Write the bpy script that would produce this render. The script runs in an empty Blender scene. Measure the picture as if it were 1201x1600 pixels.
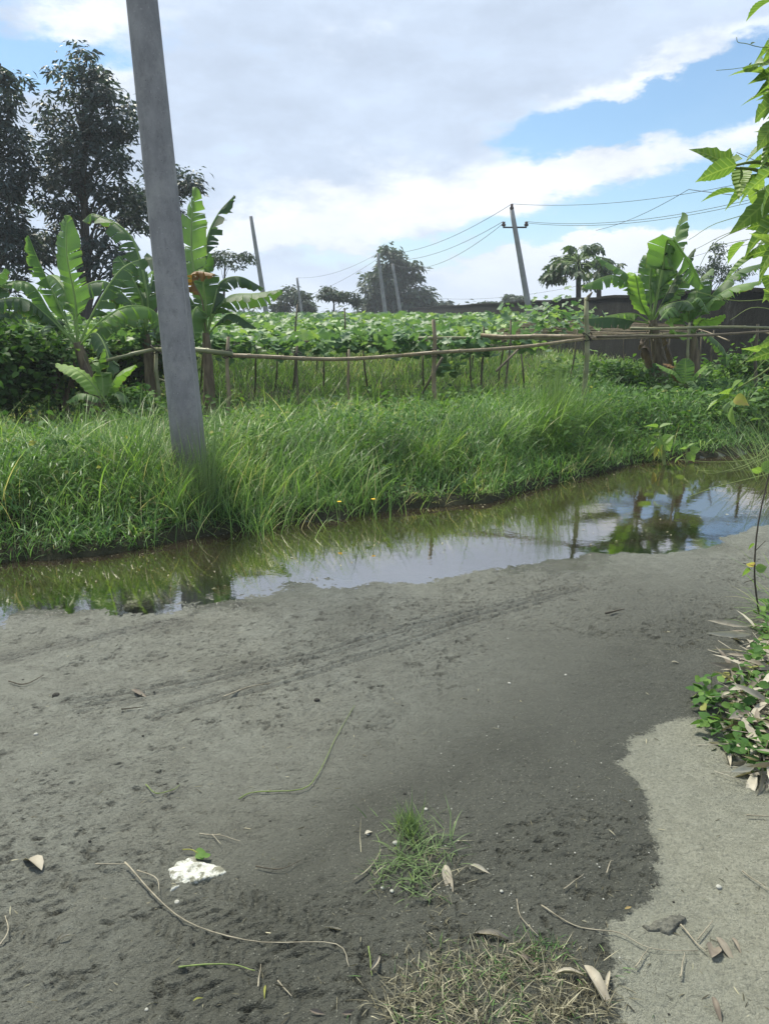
import bpy, math, random
import numpy as np
from mathutils import Vector
random.seed(7); rng = np.random.default_rng(7)
SC = bpy.context.scene; COL = SC.collection
# ------------------------------------------------------------------ camera
FPX = 1208.0; PITCH = math.radians(14.4); CAMZ = 1.6
cam = bpy.data.cameras.new('camera'); camo = bpy.data.objects.new('camera', cam); COL.objects.link(camo)
camo.location = (0, 0, CAMZ); camo.rotation_euler = (math.pi/2 - PITCH, 0, 0)
cam.sensor_fit = 'VERTICAL'; cam.sensor_height = 24; cam.lens = 24*FPX/1600
cam.clip_start = 0.05; cam.clip_end = 3000
SC.camera = camo
SC.view_settings.view_transform = 'Standard'; SC.view_settings.look = 'None'
SC.view_settings.gamma = 1; SC.view_settings.exposure = 0.5
# sun: high, behind thin cloud, ahead and to the left
SUN_EL, SUN_AZ = math.radians(58), math.radians(-35)      # azimuth from +Y toward +X
sun = bpy.data.lights.new('sun', 'SUN'); sun.energy = 4.8; sun.angle = math.radians(12); sun.color = (1, .95, .80)
suno = bpy.data.objects.new('sun', sun); COL.objects.link(suno)
sd = Vector((math.sin(SUN_AZ)*math.cos(SUN_EL), math.cos(SUN_AZ)*math.cos(SUN_EL), math.sin(SUN_EL)))
suno.rotation_euler = sd.to_track_quat('Z', 'Y').to_euler(); suno.location = (0, 0, 30)

CP, SP = math.cos(PITCH), math.sin(PITCH)
def ray(px, py):
    x = (px-600.5)/FPX; y = -(py-800)/FPX
    return np.array([x, CP + y*SP, -SP + y*CP])
def P(px, py, d):                       # world point whose distance ahead of the origin is d
    r = ray(px, py); return np.array([0, 0, CAMZ]) + r*(d/r[1])
def G(px, py, z=0.0):                   # where the sight line meets height z
    r = ray(px, py); return np.array([0, 0, CAMZ]) + r*((z-CAMZ)/r[2])
def V(*a): return np.array(a, float)

# ------------------------------------------------------------------ sky
def build_world():
    w = bpy.data.worlds.new('World'); SC.world = w; w.use_nodes = True
    nt = w.node_tree; N = nt.nodes; L = nt.links; N.clear()
    def node(t, **k):
        n = N.new(t)
        for a, b in k.items(): setattr(n, a, b)
        return n
    def setin(s, v):
        if isinstance(v, bpy.types.NodeSocket): L.new(v, s)
        else: s.default_value = v
    def M(op, a, b=0.0, c=0.0, clamp=False):
        n = node('ShaderNodeMath', operation=op, use_clamp=clamp)
        setin(n.inputs[0], a); setin(n.inputs[1], b); setin(n.inputs[2], c); return n.outputs[0]
    def VM(op, a, b):
        n = node('ShaderNodeVectorMath', operation=op); setin(n.inputs[0], a); setin(n.inputs[1], b)
        return n.outputs['Value'] if op == 'DOT_PRODUCT' else n.outputs[0]
    def smooth(v, a, b):
        n = node('ShaderNodeMapRange', interpolation_type='SMOOTHSTEP'); setin(n.inputs[0], v)
        n.inputs[1].default_value = a; n.inputs[2].default_value = b; return n.outputs[0]
    def noise(vec, sc, det=6, rough=.55):
        n = node('ShaderNodeTexNoise'); setin(n.inputs['Vector'], vec); n.inputs['Scale'].default_value = sc
        n.inputs['Detail'].default_value = det; n.inputs['Roughness'].default_value = rough; return n
    def mixc(f, a, b):
        n = node('ShaderNodeMix', data_type='RGBA'); setin(n.inputs[0], f); setin(n.inputs[6], a); setin(n.inputs[7], b); return n.outputs[2]
    tc = node('ShaderNodeTexCoord').outputs['Generated']
    sep = node('ShaderNodeSeparateXYZ'); L.new(tc, sep.inputs[0])
    az = M('ARCTAN2', sep.outputs[0], sep.outputs[1]); el = M('ARCSINE', sep.outputs[2])
    cb = node('ShaderNodeCombineXYZ'); L.new(az, cb.inputs[0]); L.new(el, cb.inputs[1]); ae = cb.outputs[0]
    st = VM('MULTIPLY', ae, (1.0, 2.2, 1.0))
    w1 = noise(st, 5, 7, .6); w2 = noise(st, 22, 6, .6)
    d1 = VM('MULTIPLY', VM('SUBTRACT', w1.outputs['Color'], (.5, .5, .5)), (.22, .09, 0))
    d2 = VM('MULTIPLY', VM('SUBTRACT', w2.outputs['Color'], (.5, .5, .5)), (.07, .035, 0))
    pos = VM('ADD', VM('ADD', ae, d1), d2)
    def gs(lst):
        tot = None
        for (cx, cy, rx, ry, rot, amp) in lst:
            r = ray(cx, cy); r = r/np.linalg.norm(r)
            c = (math.atan2(r[0], r[1]), math.asin(r[2]), 0)
            rx, ry, t = rx/FPX, ry/FPX, math.radians(rot)
            dv = VM('SUBTRACT', pos, c)
            u = VM('DOT_PRODUCT', dv, (math.cos(t)/rx, math.sin(t)/rx, 0)); v = VM('DOT_PRODUCT', dv, (-math.sin(t)/ry, math.cos(t)/ry, 0))
            q = M('MULTIPLY_ADD', u, u, M('MULTIPLY', v, v))
            g = M('MULTIPLY', M('POWER', math.e, M('MULTIPLY', q, -1.0)), amp)
            tot = g if tot is None else M('ADD', tot, g)
        return tot
    blue = gs([(960, 178, 150, 34, 12, 1.3), (1130, 140, 170, 42, 14, 1.3), (830, 205, 70, 26, 5, .9), (1300, 60, 200, 60, 20, 1),
               (1040, 305, 240, 42, 8, 1.3), (930, 350, 190, 34, 5, 1.1), (1180, 290, 90, 60, 0, 1.0), (760, 395, 170, 26, 4, .8),
               (-20, 60, 170, 60, 0, 1.5), (90, 85, 120, 28, 8, 1.3), (480, 400, 230, 16, 2, 1.0), (1400, 250, 300, 90, 0, 1)])
    white = gs([(1000, 235, 300, 34, 12, 1.2), (620, 330, 260, 52, 8, 1.0), (990, 118, 180, 16, 15, .9), (450, 365, 160, 22, 0, .8),
                (180, 110, 60, 60, 20, .9), (120, 22, 110, 20, 8, .8), (540, 55, 70, 16, 0, .35), (1200, 160, 80, 70, 30, 1.0),
                (820, 415, 120, 22, 3, 1.3), (940, 385, 70, 20, 0, 1.2), (1110, 380, 110, 34, 6, 1.4), (400, 385, 40, 18, 0, 1.0), (500, 290, 70, 14, 0, .5)])
    cum = gs([(860, 420, 130, 34, 4, 1.3), (1130, 385, 130, 34, 6, 1.3), (600, 470, 600, 26, 0, .6)])
    nz = M('SUBTRACT', noise(st, 9, 8, .62).outputs[0], .5)
    big = M('SUBTRACT', noise(tc, 1.6, 4, .5).outputs[0], .56)
    behind = smooth(sep.outputs[1], .25, -.2)
    b = M('ADD', M('SUBTRACT', M('MULTIPLY_ADD', nz, 2.3, blue), M('MULTIPLY', white, .75)), M('MULTIPLY', M('MULTIPLY', big, 5), behind))
    bm = M('MULTIPLY', smooth(M('SUBTRACT', b, cum), .08, 1.1), .95)
    sky = node('ShaderNodeTexSky', sky_type='NISHITA'); sky.sun_disc = False
    sky.sun_elevation = SUN_EL; sky.sun_rotation = SUN_AZ; sky.air_density = 1; sky.dust_density = .6; sky.ozone_density = 1.2
    skyc = VM('MULTIPLY', sky.outputs[0], SKYMUL)
    wm = smooth(M('MULTIPLY_ADD', nz, 2.0, M('ADD', white, cum)), .0, 1.25)
    fine = M('MULTIPLY_ADD', M('SUBTRACT', noise(st, 3.5, 7, .6).outputs[0], .5), .55, M('MULTIPLY_ADD', nz, .35, 1.0))
    cl = mixc(wm, (4.65, 5.5, 6.8, 1), (7.3, 7.7, 8.2, 1))
    cl = VM('SCALE', cl, (0, 0, 0)); cl.node.inputs['Scale'].default_value = 1; L.new(fine, cl.node.inputs['Scale'])
    col = mixc(bm, cl, skyc)
    hz = smooth(el, .13, -.01)
    col = mixc(M('MULTIPLY', hz, .75), col, (4.9, 5.8, 7.4, 1))
    bg = node('ShaderNodeBackground'); L.new(col, bg.inputs[0]); bg.inputs[1].default_value = .1
    out = node('ShaderNodeOutputWorld'); L.new(bg.outputs[0], out.inputs[0])
SKYMUL = (.80, .98, 1.06)
build_world()

# ------------------------------------------------------------------ helpers
def tag(o, label=None, cat=None, group=None, kind=None):
    if label: o['label'] = label
    if cat: o['category'] = cat
    if group: o['group'] = group
    if kind: o['kind'] = kind
    return o
def empty(name, loc, label, cat, group=None, kind=None):
    o = bpy.data.objects.new(name, None); COL.objects.link(o); o.location = tuple(float(v) for v in loc); o.empty_display_size = .2
    return tag(o, label, cat, group, kind)
class MB:
    """collects numpy pieces into one mesh"""
    def __init__(s): s.v = []; s.f = []; s.n = 0; s.a = {}
    def add(s, v, faces, **attrs):
        v = np.asarray(v, float).reshape(-1, 3)
        for f in (faces if isinstance(faces, list) else [faces]):
            f = np.asarray(f, int)
            if f.size: s.f.append(f + s.n)
        for k in set(list(s.a)+list(attrs)):
            if k not in s.a: s.a[k] = [np.zeros(s.n)]
            val = attrs.get(k, 0.0); s.a[k].append(np.broadcast_to(np.asarray(val, float), (len(v),)).copy())
        s.v.append(v); s.n += len(v)
    def build(s, name, mat, parent=None, smooth=True):
        v = np.concatenate(s.v); me = bpy.data.meshes.new(name)
        off = np.zeros(3)
        if parent is not None:
            pl = np.array(parent.location); q = parent
            while q.parent: q = q.parent; pl = pl + np.array(q.location)
            off = pl
        v = v - off
        if parent is None:
            c = np.array([v[:, 0].mean(), v[:, 1].mean(), v[:, 2].min()]); v = v - c
        me.vertices.add(len(v)); me.vertices.foreach_set('co', v.astype(np.float32).ravel())
        li = np.concatenate([f.ravel() for f in s.f]); sz = np.concatenate([np.full(len(f), f.shape[1]) for f in s.f])
        me.loops.add(len(li)); me.loops.foreach_set('vertex_index', li.astype(np.int32))
        me.polygons.add(len(sz)); st = np.concatenate([[0], np.cumsum(sz)[:-1]])
        me.polygons.foreach_set('loop_start', st.astype(np.int32)); me.polygons.foreach_set('loop_total', sz.astype(np.int32))
        me.polygons.foreach_set('use_smooth', np.full(len(sz), smooth))
        for k, a in s.a.items():
            at = me.attributes.new(k, 'FLOAT', 'POINT'); at.data.foreach_set('value', np.concatenate(a).astype(np.float32))
        me.update(calc_edges=True); me.materials.append(mat)
        o = bpy.data.objects.new(name, me); COL.objects.link(o)
        if parent is not None: o.parent = parent
        else: o.location = tuple(c)
        return o
def bez(pts, n):
    """Catmull-Rom through pts"""
    p = np.asarray(pts, float)
    if len(p) == 2: t = np.linspace(0, 1, n)[:, None]; return p[0]*(1-t)+p[1]*t
    p = np.vstack([2*p[0]-p[1], p, 2*p[-1]-p[-2]]); m = len(p)-3; out = []
    for u in np.linspace(0, m-1e-6, n):
        i = int(u); t = u-i; a, b, c, d = p[i:i+4]
        out.append(.5*((2*b)+(-a+c)*t+(2*a-5*b+4*c-d)*t*t+(-a+3*b-3*c+d)*t**3))
    return np.array(out)
def unit(v): return v/(np.linalg.norm(v, axis=-1, keepdims=True)+1e-12)
def tube(mb, pts, rad, sides=8, jitter=0, **attrs):
    p = np.asarray(pts, float); n = len(p); rad = np.broadcast_to(np.asarray(rad, float), (n,))
    T = unit(np.gradient(p, axis=0)); up = V(0, 0, 1) if abs(T[0][2]) < .9 else V(1, 0, 0)
    S = unit(np.cross(T, up)); B = np.cross(S, T)
    a = np.linspace(0, 2*math.pi, sides, endpoint=False)
    r = rad[:, None]*(1+jitter*rng.standard_normal((n, sides)))
    v = p[:, None, :] + r[..., None]*(np.cos(a)[None, :, None]*S[:, None, :] + np.sin(a)[None, :, None]*B[:, None, :])
    i = np.arange(n-1)[:, None]*sides; j = np.arange(sides)[None, :]; k = (j+1) % sides
    f = np.stack([i+j, i+k, i+sides+k, i+sides+j], -1).reshape(-1, 4)
    caps = [np.arange(sides)[::-1][None, :], (np.arange(sides)+(n-1)*sides)[None, :]]
    mb.add(v.reshape(-1, 3), [f]+caps, **attrs)
def rotmats(az, tilt, roll):
    """leaf template: x = length axis, y = width, z = normal"""
    ca, sa, ct, st_, cr, sr = np.cos(az), np.sin(az), np.cos(tilt), np.sin(tilt), np.cos(roll), np.sin(roll)
    X = np.stack([ca*ct, sa*ct, st_], -1); Y0 = np.stack([-sa, ca, 0*sa], -1); Z0 = np.cross(X, Y0)
    Y = Y0*cr[:, None]+Z0*sr[:, None]; Z = np.cross(X, Y)
    return np.stack([X, Y, Z], 1)
def scatter(mb, tv, tf, pos, R, sc, rnd=None, lc=False):
    tv = np.asarray(tv, float); n = len(pos); k = len(tv)
    sc = np.broadcast_to(np.asarray(sc, float), (n,))
    v = np.einsum('ka,nab->nkb', tv, R)*sc[:, None, None] + pos[:, None, :]
    fs = []
    for f in (tf if isinstance(tf, list) else [tf]):
        f = np.asarray(f, int); fs.append((f[None]+(np.arange(n)*k)[:, None, None]).reshape(-1, f.shape[1]))
    if rnd is None: rnd = rng.random(n)
    ex = dict(lx=np.tile(tv[:, 0], n), ly=np.tile(tv[:, 1], n)) if lc else {}
    mb.add(v.reshape(-1, 3), fs, rnd=np.repeat(rnd, k), **ex)
def outline_leaf(prof, curl=.15, fold=.2, nx=None):
    """leaf with midrib: prof = list of (s, halfwidth); returns template verts, quads"""
    v = []; n = len(prof)
    for s, w in prof:
        z = -curl*s*s
        v += [(s, -w, z+fold*w), (s, 0, z), (s, w, z+fold*w)]
    f = []
    for i in range(n-1):
        a = i*3; b = a+3; f += [(a, a+1, b+1, b), (a+1, a+2, b+2, b+1)]
    return np.array(v), np.array(f)
LEAF_SMALL = (np.array([(0, 0, 0), (.45, -.17, .05), (1, 0, -.12), (.45, .17, .05), (.5, 0, 0)]), np.array([(0, 1, 4), (1, 2, 4), (2, 3, 4), (3, 0, 4)]))
LEAF_OVAL = outline_leaf([(0, .01), (.12, .2), (.3, .33), (.5, .33), (.7, .24), (.87, .1), (1, .0)], .2, .25)
LEAF_LOBE = outline_leaf([(0, .02), (.06, .26), (.16, .40), (.24, .50), (.30, .33), (.42, .27), (.52, .33), (.6, .25), (.7, .22), (.78, .14), (.88, .08), (1, 0)], .3, .22)
LEAF_SERR = outline_leaf([(0, .02), (.05, .22), (.12, .28), (.14, .31), (.22, .34), (.24, .37), (.33, .35), (.35, .38), (.45, .33), (.47, .35), (.57, .28), (.59, .3), (.7, .19), (.72, .21), (.83, .1), (.93, .04), (1, 0)], .28, .25)
def gourd_tmpl():
    a = np.linspace(-math.pi, math.pi, 15)[:-1]; r = .5*(1+.16*np.cos(5*a))*np.where(abs(a) > 2.9, .45, 1)
    v = [(0, 0, -.02)]+[(.35*q*math.cos(t), .35*q*math.sin(t), .05) for q, t in zip(r*2, a)]
    v[1:] = [(x*1.1+.1, y*1.25, z+.05*math.cos(3*t)-.18*(x*x+y*y)) for (x, y, z), t in zip(v[1:], a)]
    return np.array(v), np.array([(0, i+1, (i+1) % 14+1) for i in range(14)])
GOURD = gourd_tmpl()

# vectorised gradient-free value noise
def vnoise(x, y, seed=0):
    xi = np.floor(x).astype(np.int64); yi = np.floor(y).astype(np.int64); xf = x-xi; yf = y-yi
    def h(a, b):
        n = (a*374761393 + b*668265263 + seed*1442695041) & 0xffffffff
        n = ((n ^ (n >> 13))*1274126177) & 0xffffffff
        return ((n ^ (n >> 16)) & 0xffff)/65535.0
    u = xf*xf*(3-2*xf); v = yf*yf*(3-2*yf)
    return (h(xi, yi)*(1-u)+h(xi+1, yi)*u)*(1-v)+(h(xi, yi+1)*(1-u)+h(xi+1, yi+1)*u)*v
def fbm(x, y, sc, oc=4, seed=0, g=.5):
    t = 0; a = 1; s = 0
    for o in range(oc):
        t = t+a*(vnoise(x*sc+o*17.3, y*sc-o*9.1, seed+o)-.5); s += a; a *= g; sc *= 2.03
    return t/s*2
def sstep(v, a, b):
    t = np.clip((v-a)/(b-a), 0, 1); return t*t*(3-2*t)

# ------------------------------------------------------------------ materials
def mat_base(name):
    m = bpy.data.materials.new(name); m.use_nodes = True; nt = m.node_tree; nt.nodes.clear(); return m, nt
class NG:
    def __init__(s, nt): s.nt = nt
    def n(s, t, **k):
        x = s.nt.nodes.new(t)
        for a, b in k.items(): setattr(x, a, b)
        return x
    def put(s, sock, v):
        if isinstance(v, bpy.types.NodeSocket): s.nt.links.new(v, sock)
        else: sock.default_value = v
    def m(s, op, a, b=0.0, c=0.0, clamp=False):
        x = s.n('ShaderNodeMath', operation=op, use_clamp=clamp); s.put(x.inputs[0], a); s.put(x.inputs[1], b); s.put(x.inputs[2], c); return x.outputs[0]
    def mix(s, f, a, b, bt='MIX'):
        x = s.n('ShaderNodeMix', data_type='RGBA', blend_type=bt); s.put(x.inputs[0], f); s.put(x.inputs[6], a); s.put(x.inputs[7], b); return x.outputs[2]
    def noise(s, vec, sc, det=4, r=.55):
        x = s.n('ShaderNodeTexNoise'); s.put(x.inputs['Vector'], vec); x.inputs['Scale'].default_value = sc; x.inputs['Detail'].default_value = det; x.inputs['Roughness'].default_value = r; return x.outputs[0]
    def ramp(s, f, stops):
        x = s.n('ShaderNodeValToRGB'); s.put(x.inputs[0], f); e = x.color_ramp.elements
        while len(e) < len(stops): e.new(.5)
        for q, (p, c) in zip(e, stops): q.position = p; q.color = (*c, 1)
        return x.outputs[0]
    def range(s, f, a, b, c=0.0, d=1.0):
        x = s.n('ShaderNodeMapRange'); s.put(x.inputs[0], f)
        for i, q in enumerate((a, b, c, d)): x.inputs[i+1].default_value = q
        return x.outputs[0]
    def attr(s, name): return s.n('ShaderNodeAttribute', attribute_name=name).outputs['Fac']
    def geo(s): return s.n('ShaderNodeNewGeometry').outputs['Position']
    def obj(s): return s.n('ShaderNodeTexCoord').outputs['Object']
    def bump(s, h, st, dist, normal=None):
        x = s.n('ShaderNodeBump'); s.put(x.inputs['Height'], h); x.inputs['Strength'].default_value = st; x.inputs['Distance'].default_value = dist
        if normal is not None: s.put(x.inputs['Normal'], normal)
        return x.outputs[0]
    def pbsdf(s, col, rough, bump=None, spec=.5):
        x = s.n('ShaderNodeBsdfPrincipled'); s.put(x.inputs['Base Color'], col); s.put(x.inputs['Roughness'], rough); s.put(x.inputs['Specular IOR Level'], spec)
        if bump is not None: s.put(x.inputs['Normal'], bump)
        return x.outputs[0]
    def out(s, sh):
        x = s.n('ShaderNodeOutputMaterial'); s.nt.links.new(sh, x.inputs[0])
def leaf_mat(name, stops, trans=.35, rough=.45, spec=.4, nscale=0, tcol=1.5, veins=False):
    m, nt = mat_base(name); g = NG(nt)
    f = g.attr('rnd')
    if nscale: f = g.m('ADD', f, g.m('MULTIPLY', g.m('SUBTRACT', g.noise(g.geo(), nscale, 3), .5), .9), clamp=True)
    c = g.ramp(f, stops); bp = None
    if veins:
        lx = g.attr('lx'); ly = g.m('ABSOLUTE', g.attr('ly'))
        st = g.m('SINE', g.m('MULTIPLY', g.m('SUBTRACT', lx, g.m('MULTIPLY', ly, .8)), 48)); v1 = g.m('MAXIMUM', g.range(st, .86, .98), g.range(ly, .022, .010))
        c = g.mix(g.m('MULTIPLY', v1, .45), c, (.36, .46, .14, 1)); c = g.mix(g.range(g.noise(g.geo(), 60, 4), .45, .75, 0, .4), c, (.05, .10, .02, 1)); bp = g.bump(st, .5, .002)
    p = g.pbsdf(c, rough, bp, spec)
    t = g.n('ShaderNodeBsdfTranslucent'); g.put(t.inputs[0], g.mix(1.0, c, (tcol*1.1, tcol*1.15, tcol*.6, 1), 'MULTIPLY'))
    x = g.n('ShaderNodeMixShader'); x.inputs[0].default_value = trans; nt.links.new(p, x.inputs[1]); nt.links.new(t.outputs[0], x.inputs[2])
    g.out(x.outputs[0]); return m
def plain_mat(name, c1, c2, scale=8, rough=.8, bump=.3, dist=.01, stretch=None, spec=.3, extra=None):
    m, nt = mat_base(name); g = NG(nt); p = g.obj()
    if stretch:
        mp = g.n('ShaderNodeMapping'); g.put(mp.inputs[0], p); mp.inputs['Scale'].default_value = stretch; p = mp.outputs[0]
    n = g.noise(p, scale, 6, .6); c = g.ramp(n, [(.3, c1), (.7, c2)])
    if extra: c = g.mix(g.range(g.noise(p, extra[0], 5, .65), extra[1], extra[1]+.12), c, (*extra[2], 1))
    g.out(g.pbsdf(c, rough, g.bump(g.noise(p, scale*5, 4), bump, dist), spec)); return m

# banana blade: attributes bs (along), bt (across), rnd
def banana_mat(name, base, dry=0.0, tr_=.38):
    m, nt = mat_base(name); g = NG(nt)
    s = g.attr('bs'); t = g.attr('bt'); r = g.attr('rnd')
    stripe = g.m('SINE', g.m('MULTIPLY', g.m('SUBTRACT', s, g.m('MULTIPLY', t, .06)), 420))
    c0 = g.ramp(g.m('ADD', g.m('MULTIPLY', r, .6), g.m('MULTIPLY', g.noise(g.geo(), 9, 4), .45)), base)
    c1 = g.mix(g.range(stripe, -1, 1, 0, .22), c0, (.18, .28, .09, 1) if tr_ > .2 else (.2, .15, .1, 1))
    c1 = g.mix(g.range(t, .10, .03), c1, (.26, .36, .13, 1) if tr_ > .2 else (.2, .16, .1, 1))                       # midrib
    edge = g.range(g.m('ADD', t, g.m('MULTIPLY', g.noise(g.geo(), 30, 3), .35)), 1.12, 1.25)
    c1 = g.mix(edge, c1, (.20, .13, .05, 1))
    pr = g.pbsdf(c1, .5, g.bump(stripe, .3, .004), .4)
    tr = g.n('ShaderNodeBsdfTranslucent'); g.put(tr.inputs[0], g.mix(1.0, c1, (1.5, 1.75, .7, 1), 'MULTIPLY'))
    x = g.n('ShaderNodeMixShader'); x.inputs[0].default_value = tr_; nt.links.new(pr, x.inputs[1]); nt.links.new(tr.outputs[0], x.inputs[2])
    g.out(x.outputs[0]); return m
M_ban = banana_mat('banana_leaf_green', [(.1, (.055, .11, .04)), (.5, (.10, .19, .06)), (.9, (.17, .28, .07))])
M_bandark = banana_mat('banana_leaf_dark', [(.1, (.03, .065, .035)), (.6, (.055, .11, .05)), (.95, (.09, .16, .06))])
M_banyoung = banana_mat('banana_leaf_young', [(.1, (.15, .27, .06)), (.5, (.24, .40, .08)), (.9, (.32, .48, .11))])
M_bandry = banana_mat('banana_leaf_dry', [(.1, (.06, .042, .03)), (.5, (.11, .08, .055)), (.9, (.17, .13, .09))], 0, .1)
M_banorange = banana_mat('banana_leaf_orange', [(.1, (.16, .08, .025)), (.5, (.28, .14, .035)), (.9, (.36, .2, .05))], 0, .2)
M_pseudo = plain_mat('banana_stem', (.05, .035, .022), (.24, .19, .12), 3, .75, .6, .02, (6, 6, 1), extra=(2.2, .56, (.09, .13, .05)))
M_petiole = plain_mat('banana_petiole', (.16, .25, .08), (.24, .34, .12), 6, .5)
M_grass = leaf_mat('grass_blades', [(0, (.035, .08, .022)), (.3, (.075, .16, .035)), (.65, (.15, .27, .055)), (.92, (.26, .38, .11)), (1, (.40, .37, .20))], .35, .42, .4, 1.2)
M_grassr = leaf_mat('bank_grass_blades', [(0, (.03, .075, .026)), (.4, (.07, .16, .045)), (.8, (.14, .26, .08)), (1, (.26, .36, .14))], .33, .45, .35, 1.1)
M_wisp = leaf_mat('wispy_grass', [(0, (.07, .12, .05)), (1, (.19, .27, .11))], .3, .5, .3)
M_vine = leaf_mat('gourd_leaves', [(0, (.05, .115, .055)), (.45, (.10, .19, .08)), (.85, (.18, .29, .10)), (1, (.27, .39, .12))], .3, .5, .35, .7)
M_cover = leaf_mat('ground_cover_leaves', [(0, (.03, .075, .022)), (.6, (.065, .14, .035)), (1, (.14, .24, .05))], .3, .65, .2, .8)
M_tree = leaf_mat('dark_tree_leaves', [(0, (.018, .034, .034)), (.6, (.034, .058, .056)), (1, (.075, .11, .10))], .25, .45, .45, .35)  # leaf green tinted blue for the look of distant haze
M_treef = leaf_mat('far_tree_leaves', [(0, (.03, .05, .04)), (.6, (.05, .08, .058)), (1, (.085, .125, .075))], .25, .6, .3, .15)
M_papaya = leaf_mat('papaya_leaves', [(0, (.03, .055, .028)), (1, (.07, .12, .05))], .3, .5, .4)
M_shrub = leaf_mat('shrub_leaves', [(0, (.06, .12, .03)), (.6, (.12, .215, .05)), (1, (.20, .30, .075))], .38, .42, .4, veins=True)
M_yellow = leaf_mat('yellowing_leaves', [(0, (.12, .10, .05)), (.4, (.28, .30, .07)), (.8, (.36, .36, .11)), (1, (.38, .28, .14))], .35, .5, .3, 40)
M_weed = leaf_mat('weed_leaves', [(0, (.045, .11, .028)), (.6, (.075, .155, .04)), (.95, (.14, .24, .06)), (1, (.3, .3, .1))], .3, .7, .15)
M_straw = leaf_mat('dry_straw', [(0, (.035, .032, .02)), (.45, (.13, .12, .075)), (.8, (.25, .235, .165)), (1, (.46, .43, .30))], .15, .6, .25)
M_dryleaf = leaf_mat('dry_leaf', [(0, (.15, .125, .10)), (.5, (.30, .27, .215)), (1, (.46, .43, .35))], .12, .6, .25, 30)
M_bark = plain_mat('bark', (.035, .03, .025), (.10, .09, .075), 5, .9, .6, .02, (5, 5, 1))
M_twig = plain_mat('twig', (.16, .14, .10), (.36, .33, .25), 20, .8)
M_twigdark = plain_mat('dark_twig', (.04, .035, .028), (.10, .085, .06), 20, .8)
M_gtwig = plain_mat('green_twig', (.10, .15, .04), (.2, .26, .08), 20, .6)
M_bamboo = plain_mat('bamboo', (.13, .10, .06), (.30, .24, .145), 4, .5, .2, .003, (6, 6, 1), .4, extra=(7, .6, (.10, .085, .055)))
M_bamboog = plain_mat('green_bamboo', (.11, .125, .06), (.27, .26, .14), 3, .5, .2, .003, None, .4, extra=(7, .62, (.12, .10, .06)))
M_bamboodark = plain_mat('weathered_bamboo', (.07, .06, .04), (.17, .145, .10), 5, .8, .3, .004)
M_tie = plain_mat('tie', (.015, .014, .013), (.05, .045, .04), 20, .9)
M_wire = plain_mat('cable', (.02, .022, .028), (.035, .04, .05), 10, .6)
M_insul = plain_mat('insulator', (.05, .03, .025), (.08, .05, .04), 10, .3)
M_pebble = plain_mat('pebble', (.22, .22, .19), (.50, .50, .45), 40, .85, .5, .003)
M_clod = plain_mat('clod', (.02, .02, .018), (.05, .048, .04), 60, .9, .6, .004)
M_conc_far = plain_mat('pole_concrete_far', (.20, .20, .20), (.32, .32, .31), 3, .85, .2, .01)
M_flower = leaf_mat('flower_yellow', [(0, (.75, .5, .03)), (1, (.85, .6, .05))], .3)

def concrete_pole_mat():
    m, nt = mat_base('pole_concrete'); g = NG(nt); p = g.obj()
    mp = g.n('ShaderNodeMapping'); g.put(mp.inputs[0], p); mp.inputs['Scale'].default_value = (1, 1, .5)
    c = g.ramp(g.noise(mp.outputs[0], 7, 7, .62), [(.25, (.145, .145, .15)), (.5, (.215, .215, .215)), (.8, (.30, .30, .295))])
    c = g.mix(g.range(g.noise(mp.outputs[0], 22, 5, .7), .55, .70, 0, .5), c, (.10, .10, .10, 1)); c = g.mix(g.range(g.noise(p, 3.5, 6, .7), .52, .64, 0, .5), c, (.30, .30, .28, 1)); zz = g.n('ShaderNodeSeparateXYZ'); nt.links.new(p, zz.inputs[0]); c = g.mix(g.range(g.m('ADD', zz.outputs[2], g.m('MULTIPLY', g.noise(p, 9, 4), .5)), .95, .45, 0, .6), c, (.11, .10, .07, 1))
    c = g.mix(g.range(g.noise(p, 60, 3), .62, .72, 0, .5), c, (.36, .36, .35, 1))
    c = g.mix(g.range(g.noise(p, 90, 2), .68, .74, 0, .8), c, (.06, .06, .06, 1))
    b = g.bump(g.noise(p, 120, 4), .35, .003, g.bump(g.noise(mp.outputs[0], 14, 4), .4, .01))
    g.out(g.pbsdf(c, .8, b, .3)); return m
def wall_mat():
    m, nt = mat_base('mossy_wall'); g = NG(nt); p = g.geo()
    mp = g.n('ShaderNodeMapping'); g.put(mp.inputs[0], p); mp.inputs['Scale'].default_value = (1, 1, .35)
    c = g.ramp(g.noise(mp.outputs[0], 1.8, 8, .68), [(.34, (.008, .009, .008)), (.60, (.018, .019, .017)), (.72, (.07, .07, .065)), (.86, (.17, .17, .16))])
    c = g.mix(g.range(g.noise(p, 5, 6, .7), .5, .62, 0, .6), c, (.022, .024, .02, 1))
    g.out(g.pbsdf(c, .95, g.bump(g.noise(p, 14, 6, .7), .6, .03), .15)); return m
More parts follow.
